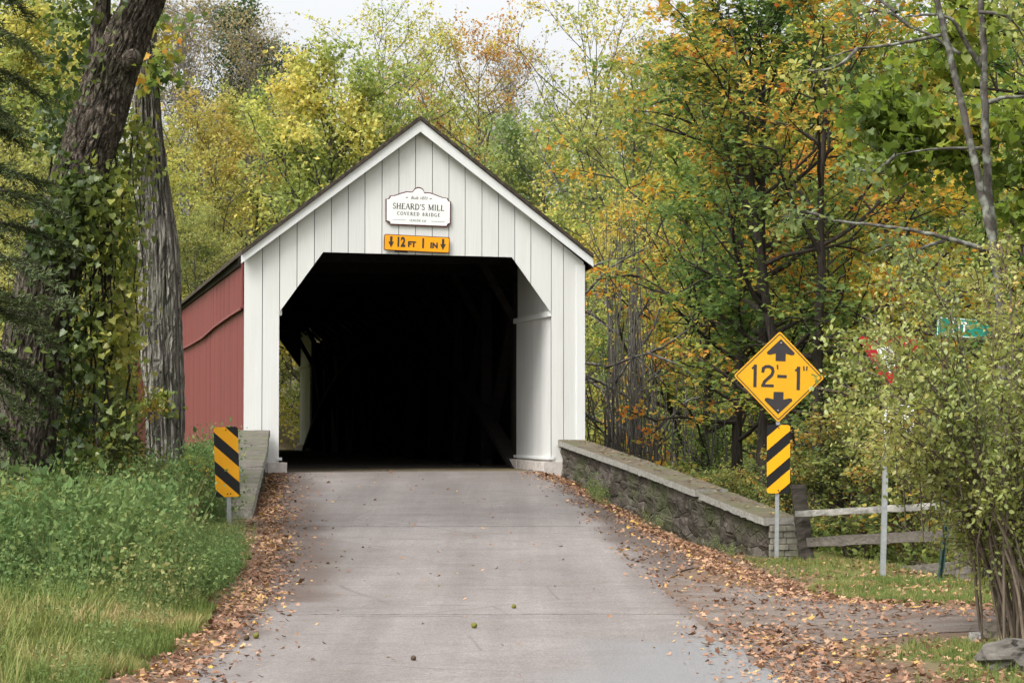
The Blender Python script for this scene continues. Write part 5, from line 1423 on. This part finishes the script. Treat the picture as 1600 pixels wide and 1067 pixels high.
# ---- pale forked sapling pair and broad leaved tree, upper right
rg = np.random.default_rng(61)
def px_tree(name, label, d, stems, sprays, leaf, bark, tpl, size, per, tint_fn, spread=.14, droop=.4, up=.4, base=None, twig=.25):
    b = pt(base[0], 900, d); b.z = hz(b.x, d)
    t = thing(name, label, 'tree', b); mb = MB(); segs = []
    for (pts_, r0, r1) in stems:
        q = [pt(x, y, d + (dz if len_ else 0)) for (x, y, dz), len_ in ((p if len(p) == 3 else (*p, 0), 1) for p in pts_)]
        # subdivide with a little wander
        cum = np.linspace(0, 1, len(q)); tt = np.linspace(0, 1, len(q) * 5)
        C_ = np.stack([np.interp(tt, cum, [v[i] for v in q]) for i in range(3)], -1)
        for _ in range(4): C_[1:-1] = (C_[:-2] + 2 * C_[1:-1] + C_[2:]) / 4
        C_[1:-1] += rg.normal(size=C_[1:-1].shape) * r0 * .10
        mb.tube(C_, [r0 + (r1 - r0) * v for v in tt], 10)
    for (x0, y0, x1, y1, dz, k_) in sprays:
        a, b_ = np.array(pt(x0, y0, d)), np.array(pt(x1, y1, d + dz)); n = 9; wob = rg.normal(size=3) * .12
        C_ = [a + (b_ - a) * v + wob * math.sin(v * 3.14) for v in np.linspace(0, 1, n)]
        mb.tube(C_, [.022 * (1 - .85 * v) + .003 for v in np.linspace(0, 1, n)], 5, False)
        for i in range(k_):
            v = rg.uniform(.25, 1); p = a + (b_ - a) * v + wob * math.sin(v * 3.14); q_ = p + unit(unit(b_ - a) * .7 + rg.normal(size=3) * .8) * rg.uniform(.5, 1.4) * twig
            mb.tube([p, q_], [.006, .003], 3, False); segs.append((p, q_))
    o = mb.build('trunk', bark, t, None, True, True)
    link('crown', foliage(rg, segs, per, size, spread=spread, up=up, tpl=tpl, droop=droop, tint_fn=tint_fn), leaf, t, None, True)
    return t
px_tree('forked_sapling', 'pair of pale lichen spotted sapling trunks crossing at the upper right', 26.5,
        [([(1545, 900), (1562, 700), (1568, 520), (1556, 400), (1540, 330), (1520, 240), (1500, 150), (1478, 60), (1452, -60), (1430, -220)], .060, .030),
         ([(1556, 900, .3), (1566, 700, .25), (1566, 520, .2), (1556, 400, .2), (1543, 300, .2), (1540, 200, .2), (1537, 100, .2), (1533, 0, .2), (1528, -120, .2), (1520, -300, .2)], .066, .030),
         ([(1532, 105, .2), (1505, 60, .1), (1490, 30, 0), (1462, 22, 0), (1415, 26, 0)], .034, .010), ([(1500, 85), (1450, 52), (1410, 40)], .024, .008),
         ([(1470, 55), (1400, 70), (1340, 76), (1290, 92)], .024, .007), ([(1541, 232, .2), (1510, 232, .1), (1460, 232), (1400, 242)], .024, .007),
         ([(1556, 395), (1500, 378), (1440, 362), (1370, 352), (1300, 344), (1222, 338)], .032, .010), ([(1545, 160), (1570, 152), (1620, 150)], .03, .012)],
        [(1420, 40, 1330, 30, .4, 14), (1340, 76, 1260, 110, .3, 12), (1400, 20, 1330, -30, .3, 14), (1470, -80, 1380, -60, .5, 14), (1528, -100, 1620, -60, .4, 14), (1530, 20, 1600, 60, .2, 14), (1400, 242, 1330, 262, .2, 12), (1300, 344, 1220, 345, .2, 14), (1420, 360, 1350, 400, .3, 12), (1480, 375, 1420, 430, .4, 14)],
        LM['greygreen'], BK['lichen'], T_OVAL, .085, 8, vfield(1, 17, .1, .9), base=(1550,))
px_tree('broad_leaved_tree', 'tree with large heart shaped bright green leaves behind the pale saplings', 30.5,
        [([(1650, 1000), (1648, 700), (1640, 400), (1630, 200), (1610, 0), (1590, -200)], .17, .06)],
        [(1636, 300, 1500, 230, -.4, 26), (1630, 200, 1440, 160, -.6, 30), (1632, 230, 1400, 200, -.2, 34), (1620, 100, 1450, 90, -.3, 28), (1625, 150, 1380, 140, .4, 30), (1610, 20, 1480, 0, .2, 24), (1500, 215, 1370, 235, -.3, 28), (1450, 170, 1340, 165, -.2, 26),
         (1440, 180, 1345, 205, .1, 26), (1636, 300, 1560, 270, .5, 20), (1640, 330, 1590, 280, -.5, 24), (1638, 250, 1585, 190, -.7, 24), (1636, 360, 1580, 330, -.4, 18), (1500, 120, 1400, 100, .2, 22), (1600, -60, 1480, -80, .1, 22), (1590, -120, 1680, -60, .3, 22), (1460, 230, 1400, 270, .0, 20), (1640, 300, 1700, 250, 0, 20)],
        LM['catalpa'], BK['dark'], T_HEART, .115, 8.5, vfield(.8, 18, .0, .85), spread=.16, droop=.9, base=(1650,), up=.42, twig=.45)

# ---- large arching shrub, right foreground
rg = np.random.default_rng(71)
sb_ = ground_hit(1590, 1000)
shrub = thing('arching_shrub', 'large loose shrub with many arching brown stems hiding the sign posts on the right', 'shrub', sb_)
mb = MB(); segs = []
ends = [(1295, 640), (1310, 545), (1320, 510), (1345, 470), (1300, 690), (1340, 620), (1360, 560), (1390, 450), (1420, 400), (1450, 520), (1400, 640), (1370, 700), (1430, 720), (1480, 600), (1500, 430), (1540, 480), (1570, 380), (1600, 420), (1640, 480), (1470, 760), (1500, 680),
        (1530, 600), (1560, 560), (1590, 520), (1620, 600), (1650, 560), (1545, 740), (1520, 830), (1580, 700), (1620, 720), (1700, 520), (1740, 600), (1690, 420), (1760, 700), (1800, 620), (1300, 600), (1325, 590), (1440, 440), (1350, 660), (1410, 560), (1590, 800), (1490, 830), (1570, 880), (1600, 660), (1440, 600), (1350, 500), (1425, 575), (1400, 600), (1415, 650), (1395, 660)]
for i, (ex, ey) in enumerate(ends):
    dd_ = sb_.y + rg.uniform(-.9, 1.6); e = np.array(pt(ex + rg.normal() * 8, ey + rg.normal() * 8, dd_))
    s0_ = np.array(sb_) + np.array([rg.normal() * .10 + (ex > 1650) * .35, rg.normal() * .28, -.05])
    hgt = e[2] - s0_[2]; mid = s0_ + np.array([(e[0] - s0_[0]) * .30, (e[1] - s0_[1]) * .4, hgt * .82 + .15])
    n = 14; C_ = np.array([s0_ * (1 - t) ** 2 + mid * 2 * t * (1 - t) + e * t * t for t in np.linspace(0, 1, n)]); C_[2:-1] += rg.normal(size=(n - 3, 3)) * .018
    r_ = rg.uniform(.006, .014)
    mb.tube(C_, [r_ * (1 - .8 * t) + .0025 for t in np.linspace(0, 1, n)], 6, False)
    for k_ in range(34):
        t = rg.uniform(.30, 1.0); p = np.array([np.interp(t, np.linspace(0, 1, n), C_[:, j]) for j in range(3)])
        tg = unit(C_[min(int(t * (n - 1)) + 1, n - 1)] - C_[int(t * (n - 1)) - 1])
        L = rg.uniform(.15, .55) * (1.15 - .6 * t); dv = unit(tg * .7 + rg.normal(size=3) * .7 + np.array([-.1, 0, -.05])); q_ = p + dv * L
        mb.tube([p, (p + q_) / 2 + rg.normal(size=3) * .015, q_], [.0038, .003, .0015], 4, False); segs.append((p, q_))
for i in range(26):     # bare whips rising through the shrub
    x0 = rg.uniform(1400, 1640); a = np.array(pt(x0, rg.uniform(700, 860), sb_.y + rg.uniform(-.5, 1.2))); b = a + np.array([rg.normal() * .18, rg.normal() * .1, rg.uniform(.9, 1.9)])
    mb.tube([a, (a + b) / 2 + rg.normal(size=3) * .04, b], [.006, .004, .0015], 4, False)
mb.build('stems', BK['stem'], shrub, None, True, True)
link('foliage', foliage(rg, segs, 13, .042, spread=.04, up=.35, tpl=T_OVAL, droop=.2, sizevar=.45, tint_fn=lambda p: .45 + .3 * vnoise(p[:, 0], p[:, 2], .45, 19)), LM['shrub'], shrub, None, True)

# ---- smaller bushes
def bush(px, d, hpx, rot, label, wide=1.0, name='bush', group=None):
    wood, crown, Ht = KIND['bush']; X_ = (px - CX) * d / F; z = hz(X_, d); s = hpx * d / F / Ht
    t = thing(name, label, 'bush', (X_, d, z - .05), rot, group); t.scale = (s * wide, s * wide, s)
    link('stems', wood, None, t); link('foliage', crown, None, t); return t
bush(135, 30.5, 175, .3, 'leafy yellowing bush left of the grey shaggy trunk', 1.1)
bush(150, 29.5, 260, 1.3, 'tall green bush right of the leaning trunk', .8)
bush(300, 32, 85, 2.3, 'low bush at the foot of the grey shaggy trunk', 1.2)
bush(1140, 36.5, 95, .8, 'small orange tinged bush growing over the stone wall cap', 1.2)
bush(1225, 34.2, 120, 1.8, 'small bush behind the striped marker of the diamond signpost', 1.1)
bush(1060, 39.5, 80, 2.8, 'low plant behind the middle of the stone wall', 1.2)
bush(1330, 34, 190, 3.8, 'green bush behind the left part of the rail fence', 1.4)
bush(1430, 33, 200, 4.8, 'green bush behind the right part of the rail fence', 1.4)
bush(1560, 30, 260, 5.8, 'dense bush right of the rail fence', 1.3)
bush(20, 26.0, 120, .9, 'low bush at the foot of the leaning trunk', 1.3)

# undergrowth over the bank and the far field
rg = np.random.default_rng(81)
def ground_foliage(n, xs_, ys_, hmin, hmax, size, per, seed, name, label, leaf, keep=None, spread=.25):
    rg = np.random.default_rng(seed)
    x, y = rg.uniform(*xs_, n), rg.uniform(*ys_, n)
    if keep is not None:
        m = keep(x, y, rg); x, y = x[m], y[m]
    n = len(x); h = rg.uniform(hmin, hmax, n) * (.55 + .45 * vnoise(x, y, 3, seed))
    P_ = np.repeat(np.stack([x, y, H(x, y)], -1), per, 0); t = rg.uniform(0, 1, len(P_)); P_[:, 2] += t * np.repeat(h, per)
    P_ += rg.normal(size=P_.shape) * np.array([spread, spread, .08])
    tint = np.repeat(.45 + .35 * vnoise(x, y, 2.5, seed + 1) + rg.normal(size=n) * .1, per) + rg.normal(size=len(P_)) * .1
    me_ = leaves_mesh(name, T_RHOMB, P_, frames(rg, len(P_), .4), size * rg.uniform(.6, 1.4, len(P_)), np.clip(tint, 0, 1))
    return tag(link(name, me_, LM[leaf]), label, 'undergrowth', kind='stuff')
def off_bridge(x, y, rg):
    s = (x - BO.x) * TX.x + (y - BO.y) * TX.y; v = (x - BO.x) * AX.x + (y - BO.y) * AX.y
    u = np.clip((42.55 - y) / 11, 0, 1); wall = .77 + u * 2.77
    ok = ~((s > -.5) & (s < W + .4) & (v > -1) & (v < BL + 25)) & ~((v > BL) & (s > 0) & (s < W))
    return ok & ((y > 42.5) | (x > wall + .75) | (x < -5.2)) & (np.abs(x) < 4 + y * .27)
ground_foliage(4200, (-16, 20), (31.8, 62), .25, 1.5, .085, 26, 5, 'undergrowth', 'mixed green undergrowth covering the creek bank behind the wall and fence', 'under', off_bridge)
ground_foliage(4200, (-30, 34), (60, 110), .3, 2.2, .15, 24, 6, 'undergrowth', 'yellowing undergrowth across the creek below the wooded slope', 'under', off_bridge, .5)

# dead vines / thin bare stems standing behind the wall
rg = np.random.default_rng(83); mb = MB()
vt = pt(985, 740, 47.5); vt.z = hz(vt.x, vt.y)
for i in range(150):
    x0 = rg.normal() * 22 + 985 if i < 80 else rg.uniform(915, 1135); d = rg.uniform(46, 52); y0 = rg.uniform(330, 640) if i < 80 else rg.uniform(560, 690)
    a = pt(x0 + rg.normal() * 8, 720, d); b = pt(x0, y0, d)
    mb.tube([a, a.lerp(b, .4) + Vector((rg.normal() * .08, 0, 0)), a.lerp(b, .75) + Vector((rg.normal() * .1, 0, 0)), b], [.013, .011, .009, .004], 4, False)
tk = thing('dead_vine', 'tangle of thin bare grey vines and stems behind the stone wall', 'vine', vt)
mb.build('stems', BK['grey'], tk, None, True)
mb = MB()
for q in ([(905, 470), (950, 420), (985, 400), (1015, 385)], [(910, 425), (935, 412), (975, 402)], [(945, 575), (985, 560), (1010, 552), (1040, 545)], [(1005, 555), (1040, 540), (1075, 515)], [(1010, 550), (1060, 570), (1100, 600)], [(960, 600), (990, 555), (1030, 590), (1045, 610)], [(1030, 690), (1050, 650), (1075, 625), (1095, 620)]):
    mb.tube([pt(x, y, 46.5) for x, y in q], [.030 - .020 * i / len(q) for i in range(len(q))], 6)
mb.build('dead_branches', BK['lichen'], tk, None, True, True)

# ---- weeds, grass and litter (uncountable)
def tmpl_weed(seed, h=.7, n=46, leaf=.055, tpl=T_RHOMB):
    rg = np.random.default_rng(seed); V_, F_ = [], []
    nst = 3
    for s_ in range(nst):
        d = np.array([rg.normal() * .22, rg.normal() * .22, 1]); b = np.array([rg.normal() * .03, rg.normal() * .03, 0]); hh = h * rg.uniform(.7, 1.1)
        k0 = len(V_); w_ = .004; V_ += [b + [-w_, 0, 0], b + [w_, 0, 0], b + d * hh + [w_ * .4, 0, 0], b + d * hh + [-w_ * .4, 0, 0]]; F_.append((k0, k0 + 1, k0 + 2, k0 + 3))
        m_ = n // nst; t = rg.uniform(.12, 1.02, m_); P_ = b + d * hh * t[:, None] + rg.normal(size=(m_, 3)) * np.array([.07, .07, .03]) * (1.15 - .7 * t)[:, None] * h / .7
        v, f, _ = scatter(tpl, P_, frames(rg, m_, .35), leaf * rg.uniform(.6, 1.5, m_), np.zeros(m_)); k0 = len(V_); V_ += list(v); F_ += [tuple(q + k0) for q in f]
    return np.array(V_), np.array(F_)
def tmpl_tuft(seed, h=.22, n=9, wd=.006):
    rg = np.random.default_rng(seed); V_, F_ = [], []
    for i in range(n):
        a = rg.uniform(0, 6.28); l = rg.uniform(.05, .5); b = np.array([rg.normal() * .03, rg.normal() * .03, -.01]); hh = h * rg.uniform(.5, 1.15)
        dr = np.array([math.cos(a), math.sin(a), 0]); sd = np.array([-dr[1], dr[0], 0]) * wd
        m_ = b + dr * l * hh * .35 + np.array([0, 0, hh * .6]); e = b + dr * l * hh + np.array([0, 0, hh * (1 - .25 * l)])
        k0 = len(V_); V_ += [b - sd, b + sd, m_ + sd * .8, m_ - sd * .8, e + sd * .15, e - sd * .15]; F_ += [(k0, k0 + 1, k0 + 2, k0 + 3), (k0 + 3, k0 + 2, k0 + 4, k0 + 5)]
    return np.array(V_), np.array(F_)
def plant_field(name, label, cat, tpls, x, y, scale, tint, leaf, rg, tilt=.12):
    Vs, Fs, Ts = [], [], []; k0 = 0; which = rg.integers(0, len(tpls), len(x)); z = H(x, y)
    for w_, (tv, tf) in enumerate(tpls):
        m = which == w_; n = m.sum()
        if not n: continue
        a = rg.uniform(0, 6.28, n); ca, sa = np.cos(a), np.sin(a)
        Rm = np.zeros((n, 3, 3)); Rm[:, 0, 0] = ca; Rm[:, 0, 1] = -sa; Rm[:, 1, 0] = sa; Rm[:, 1, 1] = ca; Rm[:, 2, 2] = 1; Rm[:, 0, 2] = rg.normal(size=n) * tilt; Rm[:, 1, 2] = rg.normal(size=n) * tilt
        v = np.einsum('nij,kj->nki', Rm, tv) * scale[m][:, None, None] + np.stack([x[m], y[m], z[m]], -1)[:, None]
        Vs.append(v.reshape(-1, 3)); Fs.append((tf[None] + (np.arange(n) * len(tv))[:, None, None]).reshape(-1, 4) + k0); k0 += n * len(tv)
        hrel = (tv[:, 2] / tv[:, 2].max()) * .10
        Ts.append((tint[m][:, None] + hrel[None] + rg.normal(size=(n, len(tv))) * .03).ravel())
    me_ = nmesh(name, np.concatenate(Vs), np.concatenate(Fs), {'tint': np.clip(np.concatenate(Ts), 0, 1)})
    return tag(link(name, me_, LM[leaf]), label, cat, kind='stuff')

rg = np.random.default_rng(91)
weedT = [tmpl_weed(s_, .7) for s_ in range(6)]; weedB = [tmpl_weed(60 + s_, .8, 42, .058, T_OVAL) for s_ in range(5)]; weedF = [tmpl_weed(70 + s_, .75, 80, .032) for s_ in range(5)]; tuftT = [tmpl_tuft(s_) for s_ in range(6)]; longT = [tmpl_tuft(20 + s_, .5, 10, .005) for s_ in range(4)]
# weeds: the bank left of the road; taller away from the road and further back
n = 19000; x = rg.uniform(-11, -2, n); y = rg.uniform(16, 42, n); e = xl(y) - x
hw_ = sstep(.15, 1.0, e + .3 * vnoise(x, y, 1.1, 60)) * (sstep(17.8, 21.2, y + .8 * vnoise(x, y, 1.5, 61)) + .25 * sstep(1.5, 4, e))
inwall = (y > 30.8) & (x > np.interp(y, [31, 37, 41], [-3.53, -3.97, -4.33]) - .62)
m = (rg.uniform(size=n) < np.clip(hw_, 0, 1)) & ~inwall & (e > .28)
x, y, e, hw_ = x[m], y[m], e[m], hw_[m]
sc_ = (.55 + .60 * np.clip(hw_, 0, 1.2)) * rg.uniform(.7, 1.25, len(x)) * np.where(y > 30, .85, 1)
# keep the marker readable: low plants just in front of it

sc_ = sc_ * (1 + .35 * vnoise(x, y, 1.7, 75)); nm = (np.abs(x / y + 446 / 3600) < .024) & (y < 29.9); sc_ = np.where(nm, np.clip((1.60 - 118 * y / F - H(x, y)) / 1.2, .12, sc_), sc_); nm = (x / y > -436 / 3600) & (y > 29.8); sc_ = np.where(nm, np.minimum(sc_, .35), sc_)
plant_field('weeds', 'dense green roadside weeds on the bank left of the road', 'weeds', weedT + weedB + weedF + weedF + weedF, x, y, sc_ * .94, np.clip(.46 + .34 * vnoise(x, y, 1.4, 62) + rg.normal(size=len(x)) * .16, 0, 1), 'weed', rg)
# dry seed stalks
n = 260; x = rg.uniform(-7, -2.9, n); y = rg.uniform(20, 28, n); m = (xl(y) - x > .9) & (vnoise(x, y, 1.2, 63) > -.1); x, y = x[m], y[m]
plant_field('dry_grass', 'tan dry grass stalks standing among the weeds', 'grass', [tmpl_tuft(40 + s_, 1.0, 5, .0035) for s_ in range(4)], x, y, rg.uniform(.6, 1.1, len(x)), np.full(len(x), .88), 'grass', rg)
# grass: left verge and the two strips on the right
n = 60000; x = rg.uniform(-8, -2, n); y = rg.uniform(13, 27, n); e = xl(y) - x
m = (e > .35 + .15 * vnoise(x, y, .5, 64)) & (rg.uniform(size=n) < np.where(y < 21, .75, .3)); x1, y1, e1 = x[m], y[m], e[m]
s1 = (.55 + .75 * sstep(.4, 1.6, e1)) * rg.uniform(.6, 1.3, len(x1)); t1_ = .36 + .34 * vnoise(x1, y1, 1.1, 65) + .30 * np.exp(-((e1 - .9) / .5) ** 2) * (vnoise(x1, y1, 1.7, 66) + .3)
n = 34000; x = rg.uniform(2.0, 9, n); y = rg.uniform(12.5, 31.5, n); e = x - xr(y)
up_ = lane_y(x, lane_up); lo_ = lane_y(x, LANE_LO_S)
a = (y > up_ + .45 + .3 * vnoise(x, y, .5, 67)) & (e > 1.7 + .4 * vnoise(x, y, .8, 68)) & (y < np.interp(x, [2, 3.5, 9], [26, 31.2, 27.8]))
b = (y < lo_ - .35 + .3 * vnoise(x, y, .5, 69)) & (e > 1.1 + .5 * vnoise(x, y, .8, 70))
m = (a & (rg.uniform(size=n) < .38 + .6 * vnoise(x, y, .9, 71))) | (b & (rg.uniform(size=n) < .55 + .55 * vnoise(x, y, .7, 72)))
x2, y2 = x[m], y[m]
plant_field('grass', 'short rough grass along the left verge and in strips beside the side lane', 'grass', tuftT, np.concatenate([x1, x2]), np.concatenate([y1, y2]),
            np.concatenate([s1, rg.uniform(.2, .46, len(x2))]), np.clip(np.concatenate([t1_ + .08, .48 + .3 * vnoise(x2, y2, .8, 73)]) + rg.normal(size=len(x1) + len(x2)) * .1, 0, 1), 'grass', rg)
n = 900; x = rg.uniform(-8, -2.8, n); y = rg.uniform(13, 24, n); m = (xl(y) - x > .7) & (vnoise(x, y, .9, 74) > .0); x, y = x[m], y[m]
plant_field('long_grass', 'longer grass clumps on the left verge', 'grass', longT, x, y, rg.uniform(.6, 1.1, len(x)), np.clip(.5 + rg.normal(size=len(x)) * .2, 0, 1), 'grass', rg)
n = 1500; x = rg.uniform(-8, -2.4, n); y = rg.uniform(13, 22, n); m = (xl(y) - x > .45) & (vnoise(x, y, .8, 77) > -.05); x, y = x[m], y[m]
plant_field('low_weeds', 'low leafy weeds scattered through the grass of the left verge', 'weeds', weedB + weedF + weedT, x, y, rg.uniform(.16, .5, len(x)), np.clip(.55 + rg.normal(size=len(x)) * .2, 0, 1), 'weed', rg)
# weeds along the foot of the right hand wall
wk = []
for (px, py, hp) in ((940, 772, 44), (952, 778, 30), (990, 780, 48), (1000, 790, 40), (1012, 800, 30), (1048, 805, 70), (1056, 815, 50), (1100, 820, 40), (1110, 835, 30), (1125, 845, 25), (1145, 855, 22), (1175, 850, 20), (930, 765, 22), (1030, 812, 22), (1180, 866, 14)):
    g_ = ground_hit(px, py + 15)
    for _ in range(9): wk.append((g_.x - abs(rg.normal()) * .10, g_.y + rg.normal() * .22, hp * g_.y / F / .7 * rg.uniform(.6, 1.25)))
wk = np.array(wk)
plant_field('wall_weeds', 'small green weeds along the foot of the right stone wall', 'weeds', weedT, wk[:, 0], wk[:, 1], wk[:, 2], np.clip(.6 + rg.normal(size=len(wk)) * .15, 0, 1), 'weed', rg)

# fallen leaves
rg = np.random.default_rng(95)
def pline(pts_):
    return np.array([ground_hit(*p)[:2] for p in pts_])
def dist_pl(x, y, P_):
    d = np.full(len(x), 1e9)
    for a, b in zip(P_[:-1], P_[1:]):
        ab = b - a; t = np.clip(((x - a[0]) * ab[0] + (y - a[1]) * ab[1]) / (ab @ ab), 0, 1); d = np.minimum(d, np.hypot(x - a[0] - t * ab[0], y - a[1] - t * ab[1]))
    return d
R1 = pline([(868, 745), (930, 780), (1000, 820), (1080, 862), (1150, 893)]); R2 = pline([(1150, 893), (1250, 932), (1400, 948), (1560, 962)])
R3 = pline([(1190, 985), (1240, 1030), (1300, 1070)]); R4 = pline([(1290, 1020), (1420, 1060), (1560, 1080)])
n = 520000; x = rg.uniform(-5.5, 8.5, n); y = rg.uniform(13.5, 43, n); e = xl(y) - x; er = x - xr(y)
pr = 1.0 * np.exp(-((e - .12) / .26) ** 2) * (1 + .4 * vnoise(x, y, .6, 80)) + .10 * np.exp(-np.clip(-e, 0, 9) / .35) * (e < 0) + .05 * (e > .4)
pr = np.maximum(pr, 1.0 * np.exp(-(dist_pl(x, y, R1) / .42) ** 2)); pr = np.maximum(pr, .55 * np.exp(-(dist_pl(x, y, R2) / .6) ** 2))
pr = np.maximum(pr, .95 * np.exp(-(dist_pl(x, y, R3) / .42) ** 2)); pr = np.maximum(pr, .6 * np.exp(-(dist_pl(x, y, R4) / .7) ** 2))
shoulder = (er > -.1) & (y > 17)
pr = np.maximum(pr, .22 * shoulder * (.6 + .8 * vnoise(x, y, .8, 81))); pr = np.maximum(pr, .20 * (er > .2)* (y <= 17)); pr = np.maximum(pr, .16 * (er > .5) * (y > 20) * (.7 + .6 * vnoise(x, y, .5, 83)))
pr = np.maximum(pr, .0035)
pr = np.where((y > 40.6 + (x + 4.3) * .21) , 0, pr)
m = rg.uniform(size=n) < pr * .38; x, y = x[m], y[m]
# keep leaves out of the walls
inL = (y > 31) & (x < np.interp(y, [31, 37, 41], [-3.53, -3.97, -4.33])) & (x > np.interp(y, [31, 37, 41], [-4.05, -4.5, -4.9]))
wx_ = np.interp(y, [31.6, 34.1, 36.9, 42.55], [rp[3].x, rp[2].x, rp[1].x, rp[0].x]); inR = (y > 31.5) & (x > wx_ - .02)
m = ~(inL | inR); x, y = x[m], y[m]
onroad = (x > xl(y) - .05) & (x < xr(y) + .9)
z = H(x, y) + .016 + rg.uniform(0, .02, len(x)) * np.where(onroad, .5, 1)
pos = np.stack([x, y, z], -1)
lay = np.clip(.52 + .22 * vnoise(x, y, .7, 82) + rg.normal(size=len(x)) * .24, 0, .97); lay[rg.uniform(size=len(x)) < .012] = 1
fr = frames(rg, len(x), .66)
me_ = leaves_mesh('fallen_leaves', T_MAPLE, pos, fr, np.exp(rg.normal(size=len(x)) * .32) * .036, lay)
tag(link('fallen_leaves', me_, LM['litter']), 'tan and brown fallen leaves drifted along the road edges and side lane', 'fallen leaves', kind='stuff')
# a few leaves on the caps of the wall
u = rg.uniform(0, 1, 150); nn_ = rg.uniform(.05, .42, 150)
pos = np.array([wr_at(a) + wr_n(a) * b for a, b in zip(u, nn_)]); pos[:, 2] += .012
tag(link('wall_leaves', leaves_mesh('wall_leaves', T_MAPLE, pos, frames(rg, 150, .85), rg.uniform(.035, .07, 150), np.clip(.6 + rg.normal(size=150) * .2, 0, 1)), LM['litter']), 'scattered dry leaves lying on the right wall cap', 'fallen leaves', kind='stuff')

# green walnut husks and twigs on the road
M['husk'] = simple('green_husk', (.12, .115, .020), .8, 20, .4, .4); M['husk2'] = simple('brown_husk', (.060, .040, .025), .85, 20, .4, .4)
def husk(px, py, r_, mat, label):
    import bmesh
    g_ = ground_hit(px, py); bm = bmesh.new(); bmesh.ops.create_icosphere(bm, subdivisions=2, radius=r_)
    for v in bm.verts: v.co *= 1 + .10 * mnoise.noise(v.co * 30 + Vector((px, py, 0)))
    me_ = bpy.data.meshes.new('walnut_husk'); bm.to_mesh(me_); bm.free()
    for p in me_.polygons: p.use_smooth = True
    o = link('walnut_husk', me_, mat); o.location = (g_.x, g_.y, g_.z + .012 + r_ * .85); tag(o, label, 'nut', 'walnut husks on the road')
husk(803, 953, .022, M['husk'], 'green walnut husk lying furthest up the middle of the road')
husk(741, 984, .025, M['husk'], 'green walnut husk alone on the road below the middle crack')
husk(400, 1000, .026, M['husk'], 'olive walnut husk touching the dark one at the left road edge')
husk(385, 1003, .025, M['husk2'], 'dark brown walnut husk at the left road edge')
husk(646, 1034, .02, M['husk2'], 'small dark husk low in the middle of the road')
